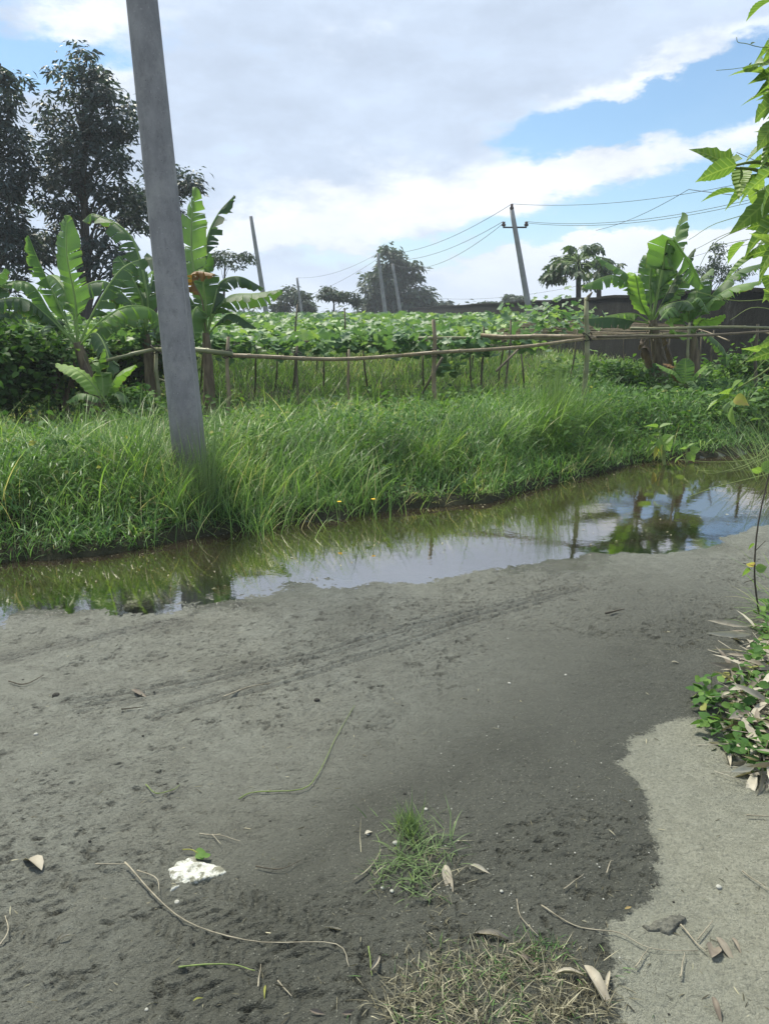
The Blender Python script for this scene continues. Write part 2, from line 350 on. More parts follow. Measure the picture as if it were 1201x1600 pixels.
def road_mat():
    m, nt = mat_base('mud'); g = NG(nt); p = g.geo()
    patch = g.attr('patch'); dark = g.attr('dark'); pit_shade = g.attr('clod')
    n1 = g.noise(p, 2.2, 7, .6); n2 = g.noise(p, 14, 6, .65); n3 = g.noise(p, 90, 4, .7)
    mud = g.ramp(n1, [(.3, (.135, .140, .112)), (.5, (.20, .208, .172)), (.72, (.275, .288, .248))])
    n5 = g.noise(p, 1.1, 4, .6); mud = g.mix(g.range(n5, .44, .62, 0, .5), mud, (.225, .24, .205, 1)); mud = g.mix(g.range(n2, .35, .7, 0, .5), mud, (.10, .10, .082, 1)); n4 = g.noise(p, 48, 6, .72); mud = g.mix(g.range(n4, .54, .64, 0, .55), mud, (.055, .055, .043, 1)); mud = g.mix(g.range(n3, .60, .70, 0, .35), mud, (.34, .34, .29, 1))
    mud = g.mix(g.m('MULTIPLY', pit_shade, .68), mud, (.045, .043, .035, 1))  # relief shade painted into the mud colour: pits, rut grooves and tread marks darkened
    dk = g.ramp(n2, [(.3, (.050, .053, .041)), (.7, (.092, .096, .076))])
    dm = g.m('ADD', dark, g.m('MULTIPLY', g.m('SUBTRACT', n1, .5), 1.1), clamp=True)
    dm = g.m('ADD', dm, g.m('MULTIPLY', g.m('SUBTRACT', n2, .5), .6), clamp=True)
    c = g.mix(dm, mud, dk)
    # aggregate specks, mostly in the dark damp part
    vo = g.n('ShaderNodeTexVoronoi'); g.put(vo.inputs['Vector'], p); vo.inputs['Scale'].default_value = 150
    vsep = g.n('ShaderNodeSeparateColor'); nt.links.new(vo.outputs['Color'], vsep.inputs[0])
    spk = g.m('MULTIPLY', g.m('LESS_THAN', vo.outputs['Distance'], .30), g.m('GREATER_THAN', vsep.outputs[0], .86))
    c = g.mix(g.m('MULTIPLY', spk, g.m('MULTIPLY_ADD', dark, .45, .04)), c, (.36, .36, .30, 1))
    # pale dry concrete patch
    con = g.ramp(n2, [(.25, (.23, .232, .175)), (.55, (.305, .307, .24)), (.8, (.36, .36, .285))])
    con = g.mix(g.range(n3, .52, .64, 0, .6), con, (.15, .15, .125, 1))
    con = g.mix(g.range(n3, .44, .34, 0, .5), con, (.42, .42, .35, 1))
    con = g.mix(g.range(n1, .4, .65, 0, .35), con, (.215, .23, .20, 1))
    pm = g.range(g.m('ADD', patch, g.m('ADD', g.m('MULTIPLY', g.m('SUBTRACT', n2, .5), .50), g.m('MULTIPLY', g.m('SUBTRACT', n3, .5), .9))), .45, .55)
    c = g.mix(pm, c, con)
    wet = g.attr('wet')
    c = g.mix(g.m('MULTIPLY', wet, .35), c, (.05, .048, .036, 1))
    rough = g.m('SUBTRACT', g.m('MULTIPLY_ADD', n1, .5, .36), g.m('MULTIPLY', wet, .42), clamp=True)
    rough = g.m('SUBTRACT', rough, g.m('MULTIPLY', g.attr('damp'), .16), clamp=True)
    rough = g.m('ADD', rough, g.m('MULTIPLY', pm, .25), clamp=True)
    b = g.bump(n3, 1.0, .016, g.bump(n2, .8, .035, g.bump(n4, 1.0, .024)))
    b = g.bump(g.noise(p, 260, 2), .7, .004, b)
    g.out(g.pbsdf(c, rough, b, .42)); return m
def soil_mat():
    m, nt = mat_base('soil'); g = NG(nt); p = g.geo()
    c = g.ramp(g.noise(p, 3, 6, .6), [(.3, (.02, .022, .012)), (.6, (.035, .036, .02)), (.8, (.05, .055, .025))])
    g.out(g.pbsdf(c, .95, g.bump(g.noise(p, 30, 5), .8, .03), .2)); return m
def water_mat():
    m, nt = mat_base('puddle_water'); g = NG(nt); p = g.geo()
    dep = g.attr('depth')
    al = g.range(g.m('ADD', dep, g.m('MULTIPLY', g.m('SUBTRACT', g.noise(p, 5, 5), .5), .012)), .0, .045)
    murk = g.n('ShaderNodeBsdfDiffuse'); g.put(murk.inputs[0], g.ramp(g.noise(p, 1.5, 5), [(.3, (.024, .019, .011)), (.7, (.036, .029, .018))]))
    tr = g.n('ShaderNodeBsdfTransparent'); g.put(tr.inputs[0], (.8, .78, .7, 1))
    mx = g.n('ShaderNodeMixShader'); g.put(mx.inputs[0], al); nt.links.new(tr.outputs[0], mx.inputs[1]); nt.links.new(murk.outputs[0], mx.inputs[2])
    bp = g.bump(g.noise(p, 7, 3, .5), .07, .010, g.bump(g.noise(p, 45, 2), .05, .003))
    gl = g.n('ShaderNodeBsdfGlossy'); gl.inputs['Color'].default_value = (1, .95, .90, 1); gl.inputs['Roughness'].default_value = .015; g.put(gl.inputs['Normal'], bp)
    fr = g.n('ShaderNodeFresnel'); fr.inputs[0].default_value = 7.5; g.put(fr.inputs[1], bp)
    o = g.n('ShaderNodeMixShader'); nt.links.new(fr.outputs[0], o.inputs[0]); nt.links.new(mx.outputs[0], o.inputs[1]); nt.links.new(gl.outputs[0], o.inputs[2])
    g.out(o.outputs[0]); return m

def haze():
    mb = MB(); a, z0, z1 = 640, -1.2, 14.5
    v = [(x, y, z) for z in (z0, z1) for x, y in ((-a, -a), (a, -a), (a, a), (-a, a))]
    mb.add(v, np.array([(3, 2, 1, 0), (4, 5, 6, 7), (0, 1, 5, 4), (1, 2, 6, 5), (2, 3, 7, 6), (3, 0, 4, 7)]))
    m, nt = mat_base('haze_air'); g = NG(nt); p = g.n('ShaderNodeVolumePrincipled'); p.inputs['Color'].default_value = (.86, .92, 1, 1); p.inputs['Density'].default_value = .0013; p.inputs['Anisotropy'].default_value = .2
    o = g.n('ShaderNodeOutputMaterial'); nt.links.new(p.outputs[0], o.inputs['Volume']); tag(mb.build('haze', m, None, False), kind='stuff')
haze()
# ------------------------------------------------------------------ ground and puddle
far_px = [(-260, 925), (0, 884), (200, 864), (330, 838), (420, 822), (520, 812), (620, 797), (760, 787), (850, 762), (930, 742), (1000, 724), (1100, 716), (1201, 706), (1420, 690)]
near_px = [(-300, 990), (0, 962), (60, 940), (180, 926), (300, 924), (420, 912), (600, 890), (750, 870), (900, 856), (1050, 838), (1150, 818), (1201, 798), (1400, 740)]
FW = np.array([G(*q)[:2] for q in far_px]); NW = np.array([G(*q)[:2] for q in near_px])
def yfar(x): return np.interp(x, FW[:, 0], FW[:, 1])
def ynear(x): return np.interp(x, NW[:, 0], NW[:, 1])
def seg_dist(x, y, pts):
    """distance to a polyline, and arc length along it"""
    best = np.full(x.shape, 1e9); arc = np.zeros(x.shape); side = np.zeros(x.shape); acc = 0
    for a, b in zip(pts[:-1], pts[1:]):
        d = b-a; L = math.hypot(*d); t = np.clip(((x-a[0])*d[0]+(y-a[1])*d[1])/L**2, 0, 1)
        dx = x-a[0]-t*d[0]; dy = y-a[1]-t*d[1]; r = np.hypot(dx, dy); m = r < best
        best = np.where(m, r, best); arc = np.where(m, acc+t*L, arc); side = np.where(m, np.sign(d[0]*dy-d[1]*dx)*r, side); acc += L
    return best, arc, side
PATCH = np.array([G(*q)[:2] for q in [(985, 1182), (1062, 1146), (1125, 1150), (1160, 1200), (1250, 1270), (1420, 1420), (1500, 1750), (960, 1750), (975, 1600), (942, 1480), (1000, 1452), (1024, 1420), (1022, 1340), (1000, 1270), (962, 1222)]])
def poly_sd(x, y, poly):
    pts = np.vstack([poly, poly[:1]]); d, _, _ = seg_dist(x, y, pts); ins = np.zeros(x.shape, bool)
    for a, b in zip(pts[:-1], pts[1:]):
        c = ((a[1] > y) != (b[1] > y)) & (x < (b[0]-a[0])*(y-a[1])/(b[1]-a[1]+1e-12)+a[0]); ins ^= c
    return np.where(ins, d, -d)
def track(pts): return np.array([G(*q)[:2] for q in pts])
TRK = [track([(130, 1118), (300, 1085), (420, 1052), (520, 1030), (640, 990), (760, 962), (900, 925)]),
       track([(250, 1135), (430, 1085), (600, 1030), (720, 985), (820, 955)]),
       track([(-20, 1500), (120, 1560), (260, 1640)]), track([(80, 1420), (230, 1500), (420, 1600)]),
       track([(230, 1390), (330, 1440), (470, 1500), (640, 1590)]), track([(-40, 1050), (120, 1010), (280, 975)])]
def Hfull(x, y):
    yf, yn = yfar(x), ynear(x)
    wob = fbm(x, y, 1.3, 3, 5)*.14
    t = yn-y+wob                                     # >0 on the road side
    road = .012+.05*sstep(t, 0, 2.2)+.010*fbm(x, y, 2.2, 3, 11)+.004*np.clip(t, 0, 3)
    edge = np.where(t > 0, 1, 0)
    sub = -.008-.075*sstep(-t, 0, .8)+.012*fbm(x, y, 3.0, 4, 12)
    q = sstep(t, 0, .6); z = np.where(t > 0, q*road+(1-q)*(-.008+.026*fbm(x, y, 3.0, 5, 12)*sstep(t, -.1, .3)+.012*fbm(x, y, 3.0, 4, 12)*(1-sstep(t, -.1, .3))), sub)
    s = y-yf+fbm(x, y, 2.5, 3, 31)*.09                # >0 on the bank
    bank = -.02+.10*sstep(s, 0, .12)+.22*sstep(s, .1, 1.2)+.03*fbm(x, y, 1.5, 3, 9)
    bank = bank-.12*sstep(s, 3, 7)
    z = np.where(s > 0, np.maximum(bank, z), z)
    far = sstep(np.hypot(x, y), 14, 40); z = z*(1-far)+.12*far
    behind = sstep(-y, -1, 3); z = z*(1-behind)+.06*behind
    # clods and roughness near; cl collects painted shade for pits and grooves
    m = (y < 8) & (t > -.4)
    cl = np.zeros(x.shape)
    if m.any():
        xm, ym = x[m], y[m]; tt = t[m]
        flat = sstep(fbm(xm, ym, 1.3, 4, 77), -.12, .12)      # smooth silt versus broken mud
        n1 = fbm(xm+.03*fbm(xm, ym, 9, 3, 41), ym*1.2+.03*fbm(xm, ym, 9, 3, 42), 17, 5, 21, .72); n2 = fbm(xm, ym, 60, 3, 22)
        pm = sstep(poly_sd(xm, ym, PATCH)+.02*fbm(xm, ym, 10, 3, 3), -.015, .02)
        amp = (.35+.65*flat)*(1-.8*pm)*sstep(tt, -.4, .6)
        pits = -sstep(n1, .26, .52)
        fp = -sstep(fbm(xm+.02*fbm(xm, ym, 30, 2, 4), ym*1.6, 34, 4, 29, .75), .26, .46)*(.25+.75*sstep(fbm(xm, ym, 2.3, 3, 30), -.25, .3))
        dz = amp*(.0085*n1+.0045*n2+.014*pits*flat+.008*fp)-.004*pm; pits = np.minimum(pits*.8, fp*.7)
        groove_shade = -pits*amp*.9
        for k, tr in enumerate(TRK):
            d, arc, side = seg_dist(xm, ym, tr)
            if k < 2 or k == 5:
                w = np.exp(-(d/(.08 if k != 1 else .04))**4)*sstep(fbm(xm, ym, 1.7, 2, 91), -.9, -.3)
                rid = np.abs(((side/.055) % 1)-.5)*2
                dz += w*(.016*rid-.012); groove_shade += w*sstep(rid, .5, .15)*.6
            else:
                w = np.exp(-(d/.085)**4)*sstep(fbm(xm, ym, 3, 2, 93), -.35, .15)
                lug = sstep(np.sin((arc+np.abs(side)*.7+.012*fbm(xm, ym, 12, 3, 6))*2*math.pi/.042)+1.5*fbm(xm, ym, 26, 4, 5, .7), .1, .6)*sstep(np.abs(side), .0, .03)
                dz += w*(-.012*lug*(.4+.6*sstep(n1, -.4, .3))+.003+.007*n1); groove_shade += w*lug*.55*sstep(n1, -.5, .3)
        z = z.copy(); z[m] += dz; cl[m] = groove_shade
    return z, t, s, cl
def build_ground():
    dx = .0075
    xs = np.concatenate([-np.geomspace(600, 3.2, 75), np.arange(-3.1, 3.5, dx), np.geomspace(3.6, 600, 75)])
    ys = np.concatenate([-np.geomspace(600, .9, 40)[:-1], np.linspace(-.8, .9, 12), np.arange(1.0, 2.5, .005), np.arange(2.5, 4.9, .0085), np.arange(4.9, 9.6, .025), np.geomspace(9.65, 600, 110)])
    X, Y = np.meshgrid(xs, ys); Z, t, s, cl = Hfull(X.ravel(), Y.ravel())
    x, y = X.ravel(), Y.ravel()
    near = (np.abs(x) < 6) & (y < 8) & (y > -1)
    psd = np.full(x.shape, -1.0); psd[near] = poly_sd(x[near], y[near], PATCH)
    patch = np.clip(.5+(psd+.035*fbm(x, y, 7, 4, 66, .65))/.12, 0, 1)
    dark = .70*np.exp(-np.clip(-psd, 0, 9)/.55)*sstep(x, -.9, .7)
    for px, py, r, a in [(740, 1570, .55, 1.0), (560, 1560, .55, .5), (850, 1250, .6, .55), (1060, 960, .9, .6), (1120, 1080, .7, .6), (650, 1330, .35, .35), (120, 1560, .5, .25), (780, 1540, .5, .5)]:
        c = G(px, py); dark = dark+a*np.exp(-((x-c[0])**2+(y-c[1])**2)/r**2)
    dark = np.clip(dark, 0, .95)
    wet = sstep(.45-t+.75*fbm(x, y, 2.2, 5, 55, .6), .0, .5)
    damp = sstep(1.5-t+.8*fbm(x, y, 1.2, 4, 56), .0, 1.3)
    ny, nx = X.shape
    i = (np.arange(ny-1)[:, None]*nx+np.arange(nx-1)[None, :]).ravel()
    F = np.stack([i, i+1, i+nx+1, i+nx], -1)
    isroad = (s[F].mean(1) < .02) & (np.abs(x[F[:, 0]]) < 2000) & (y[F[:, 0]] < 12)
    verts = np.stack([x, y, Z], -1)
    for nm, mk, mt in (('road', isroad, road_mat()), ('field_ground', ~isroad, soil_mat())):
        f = F[mk]; u, inv = np.unique(f, return_inverse=True)
        mb = MB(); mb.add(verts[u], inv.reshape(-1, 4), patch=patch[u], dark=dark[u], wet=wet[u], clod=cl[u], damp=damp[u])  # clod attribute carries the painted shade of pits and grooves
        tag(mb.build(nm, mt), kind='structure')
    # water sheet
    wx = np.concatenate([np.linspace(-14, -5, 20)[:-1], np.arange(-5, 7, .04), np.linspace(7, 16, 20)]); wy = np.arange(2.6, 13, .04)
    WX, WY = np.meshgrid(wx, wy); wz, wt, ws, _ = Hfull(WX.ravel(), WY.ravel())
    i = (np.arange(len(wy)-1)[:, None]*len(wx)+np.arange(len(wx)-1)[None, :]).ravel(); F = np.stack([i, i+1, i+len(wx)+1, i+len(wx)], -1)
    keep = (wz[F].min(1) < .02) & (wt[F].max(1) < .9) & (ws[F].min(1) < .3); F = F[keep]; u, inv = np.unique(F, return_inverse=True)
    mb = MB(); mb.add(np.stack([WX.ravel(), WY.ravel(), 0*wz], -1)[u], inv.reshape(-1, 4), depth=np.clip(-wz[u], -.02, .2))
    tag(mb.build('puddle_water', water_mat()), kind='structure')
build_ground()
def Hz(x, y):
    z, _, _, _ = Hfull(np.atleast_1d(np.asarray(x, float)), np.atleast_1d(np.asarray(y, float))); return z
def onground(px, py, up=.0):
    g = G(px, py, .04); z = float(Hz(g[0], g[1])[0]); g = G(px, py, z); return V(g[0], g[1], z+up)

# ------------------------------------------------------------------ grass
def blades(mb, base, h, w, az, lean, curl, segs=4, rnd=None):
    n = len(base); seg = h/segs; pos = base.copy(); tw = az+rng.normal(0, .5, n)
    S = np.stack([-np.sin(tw), np.cos(tw), 0*tw], -1); rows = []
    for k in range(segs+1):
        t = k/segs; ww = w*(1-t**1.6)*(.55+.45*min(1, t*3)) if k < segs else w*.02
        rows.append(pos-S*(ww/2)[:, None]); rows.append(pos+S*(ww/2)[:, None])
        th = lean+curl*(t+.5/segs)
        pos = pos+np.stack([np.sin(th)*np.cos(az), np.sin(th)*np.sin(az), np.cos(th)], -1)*seg[:, None]
    v = np.stack(rows, 1); K = v.shape[1]
    f = np.array([(2*k, 2*k+1, 2*k+3, 2*k+2) for k in range(segs)])
    fs = (f[None]+(np.arange(n)*K)[:, None, None]).reshape(-1, 4)
    if rnd is None: rnd = rng.random(n)
    mb.add(v.reshape(-1, 3), fs, rnd=np.repeat(rnd, K))
def clumpy(n, x0, x1, y0, y1, cond, sc=1.5, thr=-.2, seed=3):
    out = []
    tot = 0
    while tot < n:
        x = rng.uniform(x0, x1, n*2); y = rng.uniform(y0, y1, n*2)
        k = cond(x, y) & (fbm(x, y, sc, 3, seed)+rng.normal(0, .25, len(x)) > thr) & (np.abs(x) < .62*y+1.2)
        out.append(np.stack([x[k], y[k]], -1)); tot += k.sum()
    return np.concatenate(out)[:n]
def withz(xy, dz=0): return np.column_stack([xy, Hz(xy[:, 0], xy[:, 1])+dz])
def build_grass():
    bank = lambda x, y: (y > yfar(x)+.04)
    # fine dense grass on the bank, left and centre
    mb = MB()
    xy = clumpy(38000, -6, 3.2, 4.6, 10, lambda x, y: bank(x, y) & (y < yfar(x)+3.8), 3.2, -.02)
    s = xy[:, 1]-yfar(xy[:, 0])
    hgt = (.15+.24*sstep(s, .1, 1.1))*(1.0+1.7*fbm(xy[:, 0], xy[:, 1], 2.0, 3, 8))*rng.uniform(.5, 1.25, len(xy))
    col = np.clip(.45+.65*fbm(xy[:, 0], xy[:, 1], 2.2, 3, 44)+rng.normal(0, .22, len(xy)), 0, 1); wnd = 1.2*fbm(xy[:, 0], xy[:, 1], 1.6, 2, 45)*math.pi*1.6
    hgt *= .9
    hgt *= np.clip(1.05-.25*fbm(xy[:, 0], xy[:, 1], .7, 2, 4), .7, 1.1)
    blades(mb, withz(xy), hgt, rng.uniform(.005, .0115, len(xy)), wnd+rng.normal(0, .9, len(xy)), rng.uniform(.05, .95, len(xy)), rng.uniform(.2, 2.5, len(xy)), 5, col)
    # tall tufts
    for k in range(70):
        if k < 12: cx, cy = P(random.uniform(330, 620), 700, random.uniform(6.0, 7.2))[:2]; H = random.uniform(.42, .68)
        elif k < 26: cx, cy = P(random.uniform(-40, 250), 700, random.uniform(5.9, 7.2))[:2]; H = random.uniform(.35, .6)
        elif k < 34: cx, cy = P(random.uniform(250, 420), 700, random.uniform(5.6, 6.2))[:2]; H = random.uniform(.4, .62)
        else: cx = random.uniform(-4, 2.5); cy = float(yfar(cx))+random.uniform(.5, 2.5); H = random.uniform(.25, .5)
        if abs(cx+1.35) < .25 and k >= 34: continue
        n = 110; r = np.abs(rng.normal(0, .19, n)); a = rng.uniform(0, 6.28, n)
        xy2 = np.stack([cx+r*np.cos(a), cy+r*np.sin(a)], -1)
        blades(mb, withz(xy2), H*rng.uniform(.55, 1.15, n), rng.uniform(.005, .010, n), a*.35+rng.normal(0, 1.0, n), .05+rng.random(n)*.5, rng.uniform(.3, 1.6, n), 6, np.clip(rng.normal(.55, .25, n), 0, 1))
    n = 170                                    # long arching blades standing out of the mass
    xy = clumpy(n, -5, 3.0, 5.2, 9, lambda x, y: bank(x, y) & (y > yfar(x)+.5) & (y < yfar(x)+2.2), 2, .0, 19)
    blades(mb, withz(xy), rng.uniform(.5, .95, n), rng.uniform(.008, .013, n), rng.normal(.5, 1.1, n), rng.uniform(.1, .6, n), rng.uniform(.5, 1.8, n), 8, np.clip(rng.normal(.8, .12, n), 0, .97))
    n = 1500; xy = clumpy(n, -5.5, 3.4, 4.7, 9, lambda x, y: bank(x, y) & (y < yfar(x)+2.8), 2.5, .1, 20)
    blades(mb, withz(xy), rng.uniform(.12, .42, n), rng.uniform(.004, .008, n), rng.uniform(0, 6.28, n), rng.uniform(.2, 1.4, n), rng.uniform(.2, 1.2, n), 4, np.full(n, 1.0))
    tag(mb.build('bank_grass', M_grass), 'dense tall green grass covering the bank behind the puddle', 'grass', kind='stuff')
    # broad short grass near water and on the right
    mb = MB()
    xy = clumpy(44000, -6, 8.5, 4.5, 12.5, lambda x, y: bank(x, y) & ((y < yfar(x)+1.5) | ((x > .9) & (y < yfar(x)+3.4))), 2, -.45, 6)
    h = rng.uniform(.08, .19, len(xy)); s = xy[:, 1]-yfar(xy[:, 0]); lift = rng.random(len(xy))**1.4*(.06+.30*sstep(s, .1, 1.2)*(.6+.8*sstep(fbm(xy[:, 0], xy[:, 1], 1.2, 3, 15), -.5, .5)))
    col = np.clip(.45+.5*fbm(xy[:, 0], xy[:, 1], 1.3, 3, 45)+rng.normal(0, .22, len(xy)), 0, 1)
    blades(mb, withz(xy)+np.stack([0*lift, 0*lift, lift], -1), h, rng.uniform(.007, .014, len(xy)), rng.uniform(0, 6.28, len(xy)), rng.uniform(.2, 1.1, len(xy)), rng.uniform(.4, 1.6, len(xy)), 3, col)
    n = 6000; xy = clumpy(n, -6, 8.5, 4.5, 12.5, lambda x, y: bank(x, y) & (y < yfar(x)+2.5), 2, -.45, 6)
    blades(mb, withz(xy), rng.uniform(.15, .4, n), np.full(n, .004), rng.uniform(0, 6.28, n), rng.uniform(0, .5, n), rng.uniform(0, .6, n), 3)
    tag(mb.build('waterside_grass', M_grassr), 'broad bladed green grass fringing the puddle and the right bank', 'grass', kind='stuff')
    # field grass beyond the fence
    mb = MB()
    xy = clumpy(42000, -12, 16, 8, 30, lambda x, y: (y > yfar(x)+2.4) & (rng.random(len(x)) < (10/np.maximum(y, 9))**1.2), 1.2, -.35, 16)
    sc = xy[:, 1]/9
    blades(mb, withz(xy), rng.uniform(.10, .26, len(xy))*np.minimum(sc, 1.7), .009*sc, rng.uniform(0, 6.28, len(xy)), rng.uniform(.1, .6, len(xy)), rng.uniform(.3, 1.4, len(xy)), 3, np.clip(.66+.5*fbm(xy[:, 0], xy[:, 1], .6, 3, 46)+rng.normal(0, .18, len(xy)), 0, .97))
    tag(mb.build('field_grass', M_grass), 'green grass on the field between the bamboo fence and the vine trellis', 'grass', kind='stuff')
    # wispy flowering stalks
    for nm, cx, d, n, H, lab in (('wispy_grass_tuft', 862, 8.6, 330, 1.0, 'tall wispy pale grass stalks standing before the right bamboo post'), ('wispy_grass_tuft', 318, 5.75, 170, .72, 'tuft of tall fine grass leaning against the foot of the big concrete pole')):
        mb = MB(); c = P(cx, 700, d); r = np.abs(rng.normal(0, .2 if d > 8 else .09, n)); a = rng.uniform(0, 6.28, n)
        xy = np.stack([c[0]+r*np.cos(a)*(1.3), c[1]+r*np.sin(a)*.6], -1)
        blades(mb, withz(xy), H*rng.uniform(.7, 1.15, n), np.full(n, .004), a, .02+r*.5, rng.uniform(0, .35, n), 6)
        tag(mb.build(nm, M_wisp), lab, 'grass')
build_grass()
def leaf_cloud(mb, tmpl, n, cfun, size, tilt=(-.6, .5), rnd=None):
    pos = cfun(n); R = rotmats(rng.uniform(0, 6.28, n), rng.uniform(*tilt, n), rng.normal(0, .5, n))
    scatter(mb, tmpl[0], tmpl[1], pos, R, size*rng.uniform(.6, 1.25, n), rnd)
def ground_cover():
    # leafy creeper along the wall foot and on the field
    mb = MB()
    xy = clumpy(13000, 3.0, 13, 9.6, 17, lambda x, y: (y < 15.5), .8, -.1, 70)
    z = Hz(xy[:, 0], xy[:, 1])+np.abs(rng.normal(0, .13, len(xy)))+.22*sstep(fbm(xy[:, 0], xy[:, 1], .9, 3, 71), -.3, .5)
    leaf_cloud(mb, LEAF_OVAL, len(xy), lambda n: np.column_stack([xy, z]), .12, (-.5, .5))
    tag(mb.build('ground_cover', M_cover), 'dark leafy creeper covering the ground at the foot of the wall', 'ground cover', kind='stuff')
    # small leafy weeds growing through the bank grass
    wb = MB(); mb = MB(); n = 9000; xy = clumpy(n, -6, 7.5, 4.8, 11, lambda x, y: (y > yfar(x)+.15) & (y < yfar(x)+3.0), 1.6, .12, 74)
    s_ = xy[:, 1]-yfar(xy[:, 0]); z = Hz(xy[:, 0], xy[:, 1])+rng.random(n)*(.08+.26*sstep(s_, .1, 1.1))
    leaf_cloud(mb, LEAF_OVAL, n, lambda n: np.column_stack([xy, z]), .052, (-.5, .6), np.clip(rng.normal(.55, .25, n), 0, 1))
    tag(mb.build('bank_weeds', M_weed), 'small leafy weeds mixed through the bank grass', 'weeds', kind='stuff')
    for k in range(26):
        cx = random.uniform(-4.2, 5); cy = float(yfar(cx))+random.uniform(.25, 2.4); H = random.uniform(.15, .42)
        p = np.array([cx, cy, float(Hz(cx, cy)[0])+H*.6])+rng.standard_normal((70, 3))*V(.16, .12, H*.35); p[:, 2] = np.maximum(p[:, 2], .03)
        scatter(wb, *LEAF_OVAL, p, rotmats(rng.uniform(0, 6.28, 70), rng.uniform(-.6, .5, 70), rng.normal(0, .5, 70)), rng.uniform(.04, .1, 70), np.clip(rng.normal(random.uniform(.2, .8), .15, 70), 0, .98))
    tag(wb.build('bank_weed_clumps', M_cover), 'broader leaved weed clumps breaking up the bank grass', 'weeds', kind='stuff')
    # leafy weeds among grass left
    mb = MB()
    n = 3000; xy = clumpy(n, -9, 2, 7.8, 11.5, lambda x, y: (y > yfar(x)+1.6), 1.1, .0, 72)
    z = Hz(xy[:, 0], xy[:, 1])+rng.random(n)**1.5*.35
    leaf_cloud(mb, LEAF_OVAL, n, lambda n: np.column_stack([xy, z]), .08)
    tag(mb.build('field_weeds', M_cover), 'leafy weeds mixed into the grass behind the bamboo fence', 'weeds', kind='stuff')
ground_cover()

# ------------------------------------------------------------------ wall
def lerp(a, b, t): return a+(b-a)*t
def build_wall():
    A, B = V(14.5, 13.0), V(9.2, 44.0)    # right end near, far end
    A = P(1330, 470, 14.5)[:2]; Bm = P(1060, 470, 20.0)[:2]; B = P(830, 470, 34)[:2]; C_ = P(640, 480, 75)[:2]
    path = bez([A, Bm, B, C_], 41); root = empty('boundary_wall', (Bm[0], Bm[1], .1), 'long dark mould stained concrete wall behind the right banana plants', 'wall')
    zt = lambda p: 2.05 if p[1] < 60 else 2.0
    mb = MB(); n = len(path); T = unit(np.gradient(path, axis=0)); Nn = np.stack([-T[:, 1], T[:, 0]], -1)*.1
    rows = []
    for i, p in enumerate(path):
        z1 = zt(p)+.02*math.sin(i*1.7); a = p-Nn[i]; b = p+Nn[i]
        rows += [(*a, -.1), (*a, z1), (*b, z1), (*b, -.1)]
    f = [(4*i+k, 4*i+4+k, 4*i+5+k, 4*i+1+k) for i in range(n-1) for k in range(3)]
    mb.add(rows, [np.array(f), np.array([(3, 2, 1, 0), (4*n-4, 4*n-3, 4*n-2, 4*n-1)])]); mb.build('wall_panel', wall, root, False)
    cp = MB(); rows = []
    for i, p in enumerate(path):
        z1 = zt(p)+.02*math.sin(i*1.7)+.003; a = p-Nn[i]*1.5; b = p+Nn[i]*1.5
        rows += [(*a, z1), (*a, z1+.07), (*b, z1+.07), (*b, z1)]
    f = [(4*i+k, 4*i+4+k, 4*i+4+(k+1) % 4, 4*i+(k+1) % 4) for i in range(n-1) for k in range(4)]
    cp.add(rows, [np.array(f), np.array([(3, 2, 1, 0), (4*n-4, 4*n-3, 4*n-2, 4*n-1)])]); cp.build('coping', wall, root, False)
    for i in range(2, n-1, 3):
        q = MB(); p = path[i]-Nn[i]*1.25; t = T[i]*.14; nn = Nn[i]*.6
        vs = [(*(p-t-nn), -.1), (*(p+t-nn), -.1), (*(p+t+nn), -.1), (*(p-t+nn), -.1)]; vs += [(x, y, zt(path[i])-.03) for x, y, _ in vs]
        q.add(vs, np.array([(0, 1, 5, 4), (1, 2, 6, 5), (2, 3, 7, 6), (3, 0, 4, 7), (4, 5, 6, 7)])); q.build('pillar', wall, root, False)
wall = wall_mat(); build_wall()

